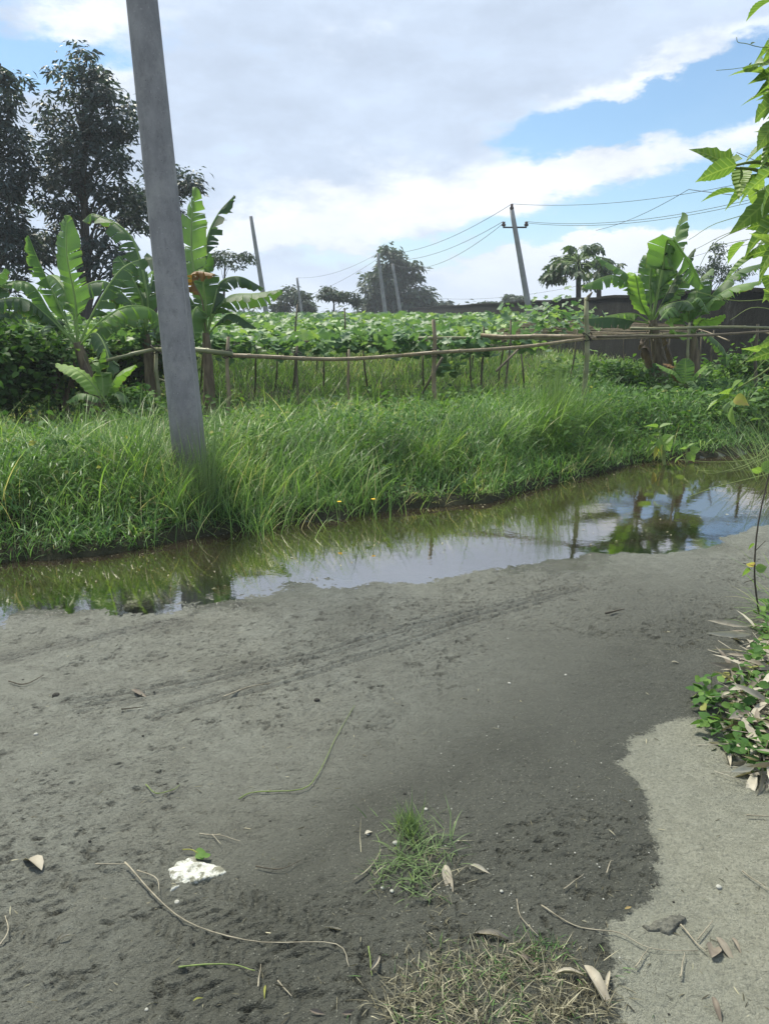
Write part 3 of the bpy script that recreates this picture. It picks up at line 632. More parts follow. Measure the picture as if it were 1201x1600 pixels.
# ------------------------------------------------------------------ poles and cables
def near_pole():
    base = V(*P(298, 700, 6.2)[:2], .2); top = P(222, 0, 6.25); top = base+(top-base)*2.3
    root = empty('utility_pole', base, 'thick grey concrete utility pole rising from the tall grass at left', 'utility pole')
    n = 60; t = np.linspace(0, 1, n)[:, None]; pts = base+(top-base)*t; pts[0, 2] = .05
    r = .137-.062*t[:, 0]
    mb = MB(); tube(mb, pts, r, 40); mb.build('shaft', concrete_pole_mat(), root)
    # slim earthing conduit strip down one side
    mb = MB(); off = V(.115, -.072, 0); tube(mb, np.array([p+off*(rr/.137) for p, rr in zip(pts, r)])[:int(n*.22)], .006, 6); mb.build('earth_wire', M_conc_far, root)
near_pole()
POLES = {}
def far_pole(key, x0, y0, x1, y1, d, r0, r1, label, insul=0):
    top = P(x0, y0, d); bot = P(x1, y1, d); k = (bot[2]-.1)/(top[2]-bot[2]); base = bot-(top-bot)*k
    root = empty('utility_pole', base, label, 'utility pole', 'concrete utility poles in the distance')
    mb = MB(); t = np.linspace(0, 1, 12)[:, None]; tube(mb, base+(top-base)*t, .78*(r0+(r1-r0)*t[:, 0]), 12); mb.build('shaft', M_conc_far, root)
    if insul:
        ax = V(1, 0, 0)
        q = MB(); tube(q, [top+V(0, 0, -.02), top+V(0, 0, .06), top+V(0, 0, .12), top+V(0, 0, .2)], [.05, .08, .045, .05], 8); q.build('insulator', M_insul, root)
        zz = top+(base-top)*.115
        q = MB(); tube(q, [zz-ax*.42, zz+ax*.42], .03, 6); q.build('crossarm', M_wire, root)
        for sx in (-1, 1):
            q = MB(); c = zz+ax*.40*sx; tube(q, [c+V(0, -.03, .03), c+V(0, -.03, .08), c+V(0, -.03, .12), c+V(0, -.03, .18)], [.05, .09, .05, .06], 8); q.build('insulator', M_insul, root)
    POLES[key] = top, base
    return root
far_pole('r', 799, 328, 826, 484, 29, .17, .10, 'tall concrete pole with insulators left of the papaya trees', 1)
far_pole('l', 392, 338, 418, 502, 34, .16, .09, 'tall bare grey pole left of the middle trees, nearest of the distant ones')
far_pole('m1', 590, 396, 602, 490, 48, .17, .11, 'pale pole standing before the tall middle tree', 0)
far_pole('m2', 613, 412, 626, 492, 54, .17, .11, 'darker pole just right of the pale one before the tall middle tree', 0)
far_pole('s', 464, 434, 473, 500, 60, .15, .10, 'short looking grey pole among the low trees left of centre', 0)
far_pole('t', 379, 478, 386, 502, 62, .14, .10, 'very short thin pole at the horizon just left of the bare grey pole', 0)
def cable(a, b, sag, r, label):
    t = np.linspace(0, 1, 24)[:, None]; p = a+(b-a)*t; p[:, 2] -= (4*sag*t*(1-t))[:, 0]
    mb = MB(); tube(mb, p, r*.65, 5); tag(mb.build('power_cable', M_wire), label, 'cable', 'overhead power cables')
rt, rb = POLES['r']; m1 = POLES['m1'][0]; m2 = POLES['m2'][0]
arm = rt+(rb-rt)*.10
cable(rt+V(0, 0, .2), P(1260, 262, 22), .35, .011, 'cable running from the top of the right pole to the right edge')
cable(arm+V(.4, 0, .12), P(1270, 285, 21), .4, .011, 'upper of the two close cables running right from the pole crossarm')
cable(arm+V(.42, -.1, .06), P(1270, 290, 20.8), .4, .011, 'lower of the two close cables running right from the pole crossarm')
cable(rt+V(0, 0, .2), m1, .5, .014, 'cable from the top of the right pole down to the middle tree pole')
cable(arm+V(-.4, 0, .12), m1+V(.2, 0, -.3), .5, .013, 'upper cable sagging from the crossarm to the middle tree pole')
cable(arm+V(-.4, -.1, .05), m2, .8, .013, 'lowest cable sagging from the crossarm to the darker middle pole')
cable(m1, POLES['s'][0], .4, .012, 'faint cable from the middle tree pole to the short pole at left')
cable(m1+V(0, 0, -.3), POLES['t'][0], .8, .012, 'lower faint cable from the middle tree pole to the far left')
cable(P(1075, 296, 16), P(1290, 318, 14), .02, .009, 'dark cable sloping down right above the tallest banana leaf')
cable(P(1075, 296, 16), P(930, 360, 22), .1, .008, 'thin cable sloping down left above the papaya trees')
cable(P(1150, 238, 10), P(1290, 300, 9), .0, .006, 'short cable sloping down behind the shrub leaves at the upper right')
cable(P(640, 460, 60), P(1300, 330, 25), 1.2, .010, 'long faint cable low behind the papaya trees')

# ------------------------------------------------------------------ trees
def tree(name, label, base, top, blobs, tr, nleaf, lsize, mat, group=None, tmpl=LEAF_SMALL, nclump=14, droop=-.5, spread=.28, limbs=True):
    """blobs: (centre, radius xyz)"""
    root = empty(name, base, label, 'tree', group)
    n = 14; pts = bez([base, lerp(base, top, .4)+V(random.uniform(-.1, .1), 0, 0)*lerp(0, 1, .5), lerp(base, top, .75)+V(random.uniform(-.15, .15), .1, 0), top], n)
    mb = MB(); tube(mb, pts, tr*(1-.8*np.linspace(0, 1, n)), 10, .03)
    lv = MB(); tot = sum(r[0]*r[2] for _, r in blobs)
    for c, r in blobs:
        nc = max(3, int(nclump*r[0]*r[2]/tot*len(blobs))); d = unit(rng.standard_normal((nc, 3)))*rng.random((nc, 1))**.33
        cc = c+d*r*.92
        if limbs:
            for q in cc[:max(3, nc//3)]:
                i = int(np.clip(np.argmin(np.linalg.norm(pts-q, axis=1))-random.randint(1, 4), 2, n-2)); s = pts[i]
                mid = lerp(s, q, .5)+V(0, 0, .12*np.linalg.norm(q-s)); k = tr*(1-.8*i/n)*.28
                tube(mb, bez([s, mid, q], 7), np.linspace(k, k*.2, 7), 6)
        per = int(nleaf*r[0]*r[2]/tot/nc)+1
        for q in cc:
            rr = spread*r*random.uniform(.7, 1.25)
            p = q+rng.standard_normal((per, 3))*rr*.62
            out = p-q; az = np.arctan2(out[:, 1], out[:, 0])+rng.normal(0, .7, per)
            R = rotmats(az, rng.uniform(droop-.5, droop+.7, per), rng.normal(0, .7, per))
            scatter(lv, tmpl[0], tmpl[1], p, R, lsize*rng.uniform(.6, 1.3, per), np.clip(rng.normal(random.uniform(.3, .7), .2, per), 0, 1))
    mb.build('trunk', M_bark, root); lv.build('crown', mat, root); return root
def blob(px, py, d, rx, ry, dep=1.0): 
    k = d/FPX; return P(px, py, d), V(rx*k, max(rx, ry)*k*dep, ry*k)
D = 21.0
def gb(px, d, z=.12): p = P(px, 480, d); return V(p[0], p[1], z)
tree('tall_tree', 'tall dark leafed tree right beside the big concrete pole, second from the left edge', gb(128, D), P(130, 150, D),
     [blob(125, 125, D, 42, 46), blob(175, 175, D, 40, 50), blob(100, 210, D, 50, 55), blob(165, 260, D, 52, 50), blob(100, 310, D, 50, 48), blob(195, 330, D+1, 40, 40), blob(60, 390, D, 45, 40), blob(165, 400, D, 40, 35)],
     .16, 11500, .19, M_tree, 'tall dark trees at the left', nclump=30, spread=.23)
tree('tall_tree', 'tall dark leafed tree cut by the left edge of the picture', gb(-25, D-1), P(0, 170, D-1),
     [blob(5, 130, D-1, 40, 42), blob(-30, 210, D-1, 60, 60), blob(20, 250, D-1, 34, 60), blob(-20, 330, D-1, 60, 60), blob(25, 380, D-1, 34, 50), blob(-40, 440, D-1, 60, 40)],
     .18, 9500, .19, M_tree, 'tall dark trees at the left', nclump=28, spread=.23)
tree('leaning_tree', 'dark bushy tree with a slanting branch showing behind the concrete pole', gb(215, D+3), P(270, 330, D+3),
     [blob(265, 290, D+3, 42, 32), blob(225, 330, D+3, 42, 32), blob(275, 350, D+3, 24, 26), blob(290, 405, D+3, 26, 18)], .12, 3800, .2, M_tree, nclump=16)
tree('sparse_tree', 'small thin leaved tree above the bananas right of the big pole', gb(345, 30), P(352, 400, 30),
     [blob(340, 405, 30, 30, 13), blob(378, 408, 30, 22, 13)], .08, 900, .17, M_treef, nclump=8)
tree('far_tree', 'tallest of the middle trees, dark, with two poles before it', gb(625, 75), P(610, 400, 75),
     [blob(609, 408, 75, 20, 24), blob(600, 445, 75, 34, 26), blob(640, 428, 75, 24, 18), blob(655, 465, 75, 28, 24), blob(585, 475, 75, 24, 18), blob(625, 480, 75, 40, 16)], .4, 6500, .62, M_treef, nclump=18)
tree('far_tree', 'low spreading dark tree behind the short pole left of centre', gb(468, 62), P(460, 455, 62),
     [blob(452, 462, 62, 26, 15), blob(480, 475, 62, 20, 16), blob(437, 482, 62, 16, 12)], .16, 2600, .42, M_treef, nclump=10)
tree('far_tree', 'light open tree with a bare trunk between the short pole and tallest middle tree', gb(523, 52), P(522, 462, 52),
     [blob(512, 458, 52, 20, 11), blob(540, 462, 52, 20, 11), blob(555, 470, 52, 9, 12)], .12, 1700, .3, M_treef, nclump=10)
tree('far_tree', 'small bush like tree right of the tallest middle tree', gb(690, 85), P(690, 470, 85), [blob(690, 482, 85, 18, 10)], .16, 900, .6, M_treef, nclump=6)
tree('far_tree', 'small dark tree on the horizon left of the right pole, first of two', gb(762, 80), P(762, 470, 80), [blob(755, 478, 80, 16, 12), blob(772, 476, 80, 9, 10)], .16, 1200, .6, M_treef, nclump=8)
tree('far_tree', 'small dark tree on the horizon touching the right pole, second of two', gb(802, 78), P(802, 465, 78), [blob(797, 474, 78, 13, 12), blob(813, 470, 78, 10, 9)], .16, 1200, .6, M_treef, nclump=8)
tree('sparse_tree', 'thin airy tree behind the wall right of the banana clump', gb(1118, 24), P(1118, 395, 24),
     [blob(1118, 402, 24, 14, 20), blob(1098, 430, 24, 24, 12), blob(1140, 428, 24, 30, 14)], .07, 1500, .12, M_treef, nclump=16)
# low far tree line hiding the horizon
def treeline():
    mb = MB()
    for k in range(90):
        x = random.uniform(-75, 110); y = random.uniform(95, 130); h = random.uniform(1.0, 2.2); per = 130
        p = V(x, y, h*.5)+rng.standard_normal((per, 3))*V(2.6, 1.4, h*.35); p[:, 2] = np.abs(p[:, 2])
        scatter(mb, *LEAF_SMALL, p, rotmats(rng.uniform(0, 6.28, per), rng.uniform(-.9, .4, per), rng.normal(0, .7, per)), rng.uniform(.7, 1.3, per))
    tag(mb.build('far_bushes', M_treef), 'low line of far bushes along the horizon', 'bushes', kind='stuff')
treeline()
def papaya(px, topy, d, label, n, size):
    base = gb(px, d, .12); top = P(px, topy, d)
    root = empty('papaya_tree', base, label, 'papaya tree', 'papaya trees behind the wall')
    mb = MB(); tube(mb, bez([base, lerp(base, top, .5)+V(.05, 0, 0), top], 12), np.linspace(.13, .08, 12), 10, .03); mb.build('trunk', M_conc_far if False else M_bark, root)
    lv = MB(); pt = MB()
    for k in range(n):
        az = random.uniform(0, 6.28); el = random.choice([random.uniform(-.5, .3), random.uniform(.1, 1.2)]); L = size*random.uniform(.65, 1.1)
        s = top+V(0, 0, -random.uniform(0, .3)); dirv = V(math.cos(az)*math.cos(el), math.sin(az)*math.cos(el), math.sin(el))
        e = s+dirv*L+V(0, 0, -.25*L); tube(pt, bez([s, lerp(s, e, .5)+V(0, 0, .12*L), e], 5), .012, 4)
        nl = 9; aa = np.linspace(-2.3, 2.3, nl); ln = .42*size*(1-.12*np.abs(aa))
        R = rotmats(az+aa, np.full(nl, -.45)+rng.normal(0, .25, nl), rng.normal(0, .4, nl))
        tm = outline_leaf([(0, .03), (.25, .07), (.4, .2), (.5, .09), (.65, .22), (.75, .08), (.87, .1), (1, 0)], .4, .2)
        scatter(lv, *tm, np.repeat(e[None], nl, 0), R, ln)
    pt.build('leaf_stalks', M_petiole, root); lv.build('crown', M_papaya, root)
    fr = MB()
    for k in range(6):
        a = random.uniform(0, 6.28); c = top+V(math.cos(a)*.13, math.sin(a)*.13, -.25-.1*random.random()); tube(fr, [c+V(0, 0, .10), c+V(0, 0, .06), c, c-V(0, 0, .07), c-V(0, 0, .11)], [.01, .05, .07, .05, .01], 7)
    fr.build('fruit', M_papaya, root)
papaya(903, 405, 30, 'larger papaya tree, left one of the pair behind the wall', 52, 1.05)
papaya(935, 415, 32, 'smaller papaya tree, right one of the pair behind the wall', 24, .8)

# ------------------------------------------------------------------ banana plants
def banana_leaf(root, pts, width, mat, roll=0., fold=.5, tear=0.0, pet=.18, name='leaf', strip=16, droopy=.25):
    p = bez(pts, 41); seg = np.linalg.norm(np.diff(p, axis=0), axis=1); arc = np.concatenate([[0], np.cumsum(seg)]); arc /= arc[-1]
    at = lambda s: np.array([np.interp(s, arc, p[:, k]) for k in range(3)]).T
    T = unit(np.gradient(p, axis=0)); rr = random.random()
    view = unit(p[20]-V(0, 0, CAMZ))
    def frame(s):
        t = unit(np.array([np.interp(s, arc, T[:, k]) for k in range(3)]))
        u = V(0, 0, 1) if abs(t[2]) < .97 else V(0, -1, 0)
        S = unit(np.cross(t, u)); Nn = np.cross(S, t); c, sn = math.cos(roll), math.sin(roll)
        return S*c+Nn*sn, -S*sn+Nn*c
    prof = lambda q: max(0.0, (min(1, q/.16))**.65*(1-max(0, (q-.55)/.45)**2.4))
    mb = MB(); NT = 5
    if mat in (M_ban, M_bandark): tear = max(tear, .22)
    for side in (-1, 1):
        q = 0.0
        while q < 1:
            ln = (1/strip)*random.choice([.35, .6, .9, 1.4, 2.2]) if tear else .1
            q1 = min(1, q+ln); torn = random.random() < tear
            gap = (random.uniform(.05, .2) if random.random() < .6 else random.uniform(.3, .75))*ln if torn else 0; dr = random.uniform(-.15, .8)*tear; sh = random.uniform(-.02, .03)*tear; short = 1-random.uniform(0, .25)*tear
            m = 3 if tear else 4; vs = []; bs = []; bt = []
            for a in np.linspace(0, 1, m):
                for b in np.linspace(0, 1, NT):
                    qq = q+(q1-q)*a; qo = qq+(gap*(.5-a)*1.6)*b**1.3+.05*b+sh*b
                    s = pet+(1-pet)*np.clip(qo, 0, 1); S, Nn = frame(s); w = width*.5*prof(np.clip(qq, 0, 1))*short
                    ang = fold+dr*b-droopy*(1-b); ru = .012*width*math.sin(qq*60+side)*b
                    vs.append(at(s)+S*side*w*b*math.cos(ang)-Nn*w*b*math.sin(ang)+Nn*ru*6*(1-.5*b)); bs.append(qq); bt.append(b)
            f = [(i*NT+j, i*NT+j+1, (i+1)*NT+j+1, (i+1)*NT+j) for i in range(m-1) for j in range(NT-1)]
            mb.add(vs, np.array(f), bs=bs, bt=bt, rnd=np.clip(rr+rng.normal(0, .08), 0, 1)); q = q1
    L = arc[-1]; n = len(p); s = np.linspace(0, 1, n); rad = np.where(s < pet, .02, .02-.016*(s-pet)/(1-pet))*min(1.2, width/.45)
    tube(mb, p-V(0, 0, .004), rad*.8, 6, bs=0, bt=.02, rnd=rr)
    return mb.build(name, mat, root)
def plant(label, basepx, d, sheath, r, leaves, group='banana plants', name='banana_plant'):
    ws = 1.18 if d > 8.5 else 1.0; r *= ws
    """leaves: (list of (px,py,dd) control points, width, material, roll, fold, tear)"""
    b = P(basepx[0], basepx[1], d); b = V(b[0], b[1], float(Hz(b[0], b[1])[0]))
    root = empty(name, b, label, 'banana plant', group)
    tp = P(sheath[0], sheath[1], d); mb = MB(); n = 16
    tube(mb, bez([b-V(0, 0, .05), lerp(b, tp, .5)+V(random.uniform(-.03, .03), 0, 0), tp], n), np.linspace(r, r*.55, n)*(1+.06*np.sin(np.arange(n)*2.1)), 14, .03); mb.build('pseudostem', M_pseudo, root)
    for L in leaves:
        pts, w, m, roll, fold, tear = L[:6]; nm = 'dead_leaf' if m in (M_bandry,) else 'leaf'
        k = L[6] if len(L) > 6 else .2
        banana_leaf(root, [tp+V(0, 0, -.05)]+[P(a, c, d+e) for a, c, e in pts], w*ws, m, roll, fold, tear, k, nm)
    return root
G1, GD, GY, DR, OR = M_ban, M_bandark, M_banyoung, M_bandry, M_banorange
# left big clump
plant('largest left banana plant with a tall upright pale leaf, left of the concrete pole', (150, 640), 9.8, (122, 535), .085, [
    ([(118, 470, 0), (105, 400, 0), (104, 336, .1)], .30, G1, .1, .25, .25), ([(85, 460, 0), (62, 410, -.1), (45, 368, -.2)], .26, G1, .9, .9, .0),
    ([(80, 490, -.1), (50, 445, -.2), (12, 440, -.4), (10, 446, -.4)], .34, G1, .2, .6, .25), ([(70, 490, -.2), (30, 465, -.5), (-40, 476, -.8)], .34, GD, .1, .8, .45),
    ([(150, 480, .2), (190, 420, .5), (235, 400, .9)], .34, GD, -.2, .8, .7), ([(160, 500, 0), (200, 478, .1), (240, 485, .3), (258, 520, .3)], .34, G1, 0, .8, .6),
    ([(150, 520, -.2), (170, 560, -.5), (160, 600, -.6)], .26, GD, 0, .8, .3), ([(95, 500, .3), (60, 520, .6), (20, 560, .8)], .3, GD, 0, .7, .5),
    ([(110, 470, .2), (80, 430, .5), (60, 450, .9)], .3, G1, .5, .6, .3),
    ([(140, 580, -.1), (150, 620, -.1), (140, 650, -.1)], .16, DR, .4, .9, .5), ([(112, 580, .1), (105, 620, .1), (112, 650, 0)], .14, DR, .4, .9, .5), ([(100, 550, .1), (88, 590, .1), (92, 625, 0)], .14, DR, .4, .9, .5)])
plant('banana plant with torn leaves close behind the left side of the concrete pole', (236, 620), 11.4, (228, 520), .085, [
    ([(222, 470, 0), (205, 430, 0), (185, 400, .1)], .42, G1, .3, .35, .3), ([(210, 480, -.2), (165, 440, -.4), (120, 452, -.6), (90, 480, -.6)], .38, GD, 0, .8, .6),
    ([(215, 480, 0), (175, 462, -.2), (150, 480, -.3)], .38, G1, 0, .7, .5), ([(230, 460, 0), (205, 370, .2), (150, 335, .4), (130, 345, .4)], .40, GD, .1, .7, .85),
    ([(235, 450, .1), (250, 400, .3), (280, 370, .5)], .36, GD, 0, .8, .7), ([(222, 500, -.3), (185, 490, -.6), (150, 520, -.8), (140, 545, -.8)], .36, G1, 0, .8, .5),
    ([(245, 500, -.1), (262, 520, -.2), (270, 560, -.3)], .3, GD, 0, .8, .5), ([(225, 490, .2), (215, 450, .4), (240, 420, .6)], .34, G1, .4, .4, .4)])
plant('banana plant with an orange dying leaf, close behind the right side of the concrete pole', (325, 620), 10.3, (322, 520), .075, [
    ([(322, 480, 0), (318, 440, 0), (326, 395, 0)], .34, G1, .1, .3, .1), ([(335, 470, 0), (345, 440, .1), (375, 432, .2), (412, 450, .2)], .30, GD, 0, .9, .75),
    ([(335, 490, 0), (360, 462, -.1), (400, 458, -.2), (440, 452, -.3)], .34, GD, .35, .75, .15), ([(345, 500, -.1), (365, 490, -.2), (400, 512, -.3)], .24, GD, 0, .6, .2),
    ([(312, 470, .1), (300, 400, .3), (300, 340, .4), (306, 292, .4)], .36, G1, .3, .3, .6), ([(318, 460, .2), (322, 380, .5), (340, 335, .7), (366, 305, .8)], .30, GD, 0, .7, .95),
    ([(316, 470, -.1), (302, 440, -.2), (306, 424, -.25), (336, 428, -.3)], .22, OR, .5, .9, .9, .45), ([(310, 480, -.1), (300, 500, -.2), (306, 530, -.2)], .3, G1, 0, .5, .2),
    ([(306, 480, .1), (270, 430, .1), (230, 395, .2)], .34, GD, 0, .7, .7)])
plant('small banana sucker at the foot of the largest left banana plant', (165, 655), 9.0, (163, 625), .035, [
    ([(145, 600, 0), (120, 578, 0), (88, 568, 0)], .24, GY, .3, .3, 0, .1), ([(175, 600, 0), (190, 580, 0), (212, 570, 0)], .2, G1, .2, .5, 0, .1), ([(150, 620, -.1), (125, 615, -.2), (104, 628, -.2)], .18, G1, .2, .5, 0, .1), ([(185, 612, -.1), (200, 625, -.2), (205, 640, -.2)], .16, G1, .2, .5, 0, .1), ([(160, 590, .1), (155, 570, .1), (162, 545, .1)], .2, G1, 0, .3, 0, .1)])
plant('banana plant at the far left edge, dark fanned leaves above the bushes', (-20, 620), 12, (-10, 530), .08, [
    ([(10, 500, 0), (40, 480, 0), (70, 500, 0)], .4, GD, 0, .7, .5), ([(0, 490, 0), (15, 465, 0), (45, 470, 0)], .4, GD, 0, .7, .5), ([(-10, 480, 0), (-10, 440, 0), (10, 420, 0)], .4, GD, .2, .4, .4), ([(0, 510, 0), (25, 510, 0), (45, 540, 0)], .36, G1, 0, .7, .4)])
# right clump
plant('tallest right banana plant with a shaggy brown trunk and a big drooping leaf', (1040, 610), 12.0, (1018, 500), .10, [
    ([(1000, 470, -.2), (992, 430, -.3), (980, 428, -.35)], .30, GY, .25, .2, .0, .12), ([(1030, 440, 0), (1050, 390, .1), (1066, 332, .2)], .34, G1, .2, .25, .55),
    ([(1035, 420, -.1), (1045, 372, -.3), (1075, 410, -.5), (1098, 450, -.6)], .44, G1, .75, .5, .05), ([(1015, 440, .1), (1020, 400, .1), (1030, 385, .1)], .34, G1, .3, .3, .3),
    ([(1000, 450, 0), (975, 425, 0), (930, 400, 0)], .26, G1, .3, .5, .15), ([(1000, 460, 0), (960, 430, -.1), (910, 446, -.3)], .32, G1, .2, .7, .35),
    ([(990, 490, 0), (955, 492, -.1), (930, 500, -.2)], .28, G1, .2, .6, .1), ([(985, 500, -.1), (955, 495, -.3), (908, 498, -.5)], .30, GD, .3, .8, 0),
    ([(1035, 480, -.2), (1070, 470, -.5), (1085, 482, -.7), (1005, 480, -.9)][:3], .34, GD, 0, .8, .4), ([(1025, 440, .2), (1012, 400, .3), (1000, 430, .4)], .36, G1, .4, .4, .4),
    ([(1045, 450, .1), (1075, 400, .2), (1085, 388, .2)], .2, GD, .3, .9, .2), ([(1040, 470, .1), (1060, 440, .2), (1050, 410, .2)], .36, G1, .3, .4, .5),
    ([(1012, 530, -.1), (1020, 570, -.1), (1030, 600, -.1)], .20, DR, .4, .9, .4), ([(1030, 530, 0), (1042, 570, 0), (1040, 605, 0)], .18, DR, .5, .9, .4), ([(1005, 530, .1), (1012, 560, .1), (1022, 600, .1)], .16, DR, .5, .9, .4), ([(1035, 520, .1), (1050, 560, .1), (1055, 600, .1)], .14, DR, .5, .9, .4)])
plant('right banana plant with a leaf arching to the right edge', (1085, 610), 11.8, (1082, 520), .08, [
    ([(1100, 480, 0), (1140, 450, -.2), (1190, 438, -.3)], .34, G1, .1, .6, .3), ([(1105, 470, .1), (1150, 425, .1), (1195, 410, .2)], .3, GD, .2, .6, .5),
    ([(1085, 480, 0), (1092, 440, .1), (1110, 420, .2)], .34, G1, .3, .4, .3), ([(1095, 500, -.1), (1110, 500, -.2), (1132, 492, -.3)], .26, GY, .4, .3, 0),
    ([(1065, 500, -.1), (1050, 480, -.3), (1030, 500, -.4)], .3, G1, .2, .6, .3), ([(1075, 490, -.1), (1090, 465, -.2), (1108, 490, -.3)], .26, G1, .2, .5, .1),
    ([(1070, 520, -.2), (1055, 520, -.3), (1048, 490, -.3)], .24, GY, .3, .3, 0), ([(1100, 520, .1), (1130, 545, .1), (1135, 575, .1)], .24, GD, 0, .6, .3),
    ([(1080, 550, 0), (1075, 580, 0), (1082, 605, 0)], .14, DR, .5, .9, .4)])
plant('young banana sucker with paddle leaves in front of the right banana plants', (1085, 630), 10.9, (1070, 600), .03, [
    ([(1055, 582, 0), (1040, 575, 0), (1024, 568, 0)], .16, GY, .3, .4, 0, .1), ([(1070, 585, 0), (1070, 575, 0), (1070, 560, 0)], .24, G1, .1, .15, 0, .1), ([(1085, 585, 0), (1095, 575, 0), (1106, 566, 0)], .16, GY, .2, .4, 0, .1), ([(1078, 595, -.1), (1085, 600, -.2), (1090, 612, -.3)], .16, G1, .2, .4, 0, .1),
    ([(1050, 578, .1), (1048, 570, .1), (1035, 568, .1)], .12, OR, .2, .5, 0, .1)])
# tiny broad-leaf sprout in bank grass
plant('tiny banana sprout with two broad leaves in the bank grass', (815, 715), 8.0, (812, 700), .018, [
    ([(815, 685, 0), (822, 672, 0), (834, 660, 0)], .13, GY, .2, .3, 0, .1), ([(820, 690, 0), (835, 682, -.05), (850, 688, -.1)], .13, G1, .1, .4, 0, .1)], 'banana plants')

# ------------------------------------------------------------------ bamboo fence and trellis
def bamboo(mb, a, b, r, node=.28, sides=10, bend=0.0, taper=.8):
    L = np.linalg.norm(b-a); k = max(2, int(L/node)); ts = [0]; rs = [1]
    for i in range(1, k):
        t = i/k+random.uniform(-.1, .1)/k; e = .012/L; ts += [t-2*e, t-.6*e, t, t+.6*e, t+2*e]; rs += [1, 1.24, 1.04, 1.24, 1]
    ts.append(1); rs.append(1); ts = np.array(ts)[:, None]; pts = a+(b-a)*ts; pts[:, 2] += bend*4*(ts*(1-ts))[:, 0]
    pts[:, 0] += .012*np.sin(ts[:, 0]*9+a[0]); pts[:, 2] += .012*np.sin(ts[:, 0]*7+a[0]*3)
    tube(mb, pts, np.array(rs)*r*(1-(1-taper)*ts[:, 0]), sides)
def fence():
    D1 = 9.4; KD = 1.2
    root = empty('bamboo_fence', (P(540, 560, D1)[0], D1, .25), 'bamboo rail fence on thin posts running behind the bank grass', 'fence')
    def post(px, ytop, d, r, dxt=0, mat=M_bamboo, z0=None):
        d *= KD; r *= 1.0; t = P(px+dxt, ytop, d); b = V(P(px, 600, d)[0], d, 0); b[2] = float(Hz(b[0], d)[0])-.05
        mb = MB(); bamboo(mb, b, t, r, .2); mb.build('post', mat, root)
    for a in [(244, 548, 7.9, .027, 0, M_bamboog), (353, 528, 7.8, .025, 3, M_bamboo), (544, 545, 8.4, .019, 0, M_bamboo), (464, 540, 8.9, .02, -1, M_bamboodark), (681, 500, 8.1, .03, -4, M_bamboo), (917, 466, 8.0, .032, 0, M_bamboog), (1076, 505, 9.4, .022, 0, M_bamboog), (1182, 505, 9.5, .026, 0, M_bamboodark)]: post(*a)
    def rail(a, b, r, mat, bend=0., taper=.8):
        mb = MB(); bamboo(mb, P(a[0], a[1], a[2]*KD), P(b[0], b[1], b[2]*KD), r*1.02, .3, bend=bend, taper=taper); mb.build('rail', mat, root)
    rail((158, 566, 7.7), (245, 545, 7.85), .018, M_bamboog, .01, 1.3); rail((243, 545, 7.85), (363, 552, 7.75), .027, M_bamboog, .01, 1.1)
    rail((352, 556, 7.85), (640, 556, 8.05), .026, M_bamboo, -.03); rail((630, 556, 8.03), (930, 529, 8.0), .023, M_bamboo, -.01)
    rail((750, 523, 8.6), (928, 525, 8.0), .026, M_bamboo, -.02); rail((925, 528, 8.05), (1240, 518, 8.6), .018, M_bamboodark, .0)
    rail((985, 512, 9.2), (1260, 512, 9.5), .02, M_bamboog); rail((690, 560, 8.3), (660, 615, 8.4), .018, M_bamboodark)
    rail((245, 590, 8.0), (300, 615, 8.0), .015, M_bamboog)
    for px, py, d in [(244, 546, 7.87), (355, 553, 7.8), (681, 551, 8.08), (917, 526, 8.02), (464, 556, 8.5)]:
        mb = MB(); c = P(px, py, d*KD)
        for k in range(4):
            a = np.linspace(0, 2*math.pi, 13); rr = .048+.004*k; ax = V(math.cos(k*.9), 0, math.sin(k*.9)) if k % 2 else V(0, 0, 1)
            o = np.stack([rr*np.cos(a), rr*np.sin(a), .05*np.cos(a+k)*(1 if k % 2 else -1)], -1); tube(mb, c+o, .005, 5)
        mb.build('binding', M_tie, root)
    # stub of rag on the tall right post
    mb = MB(); c = P(917, 470, 9.6); tube(mb, [c, c+V(.01, 0, .05), c+V(.05, -.02, .1)], [.03, .02, .008], 6, .2); mb.build('post_tip', M_bamboodark, root)
fence()
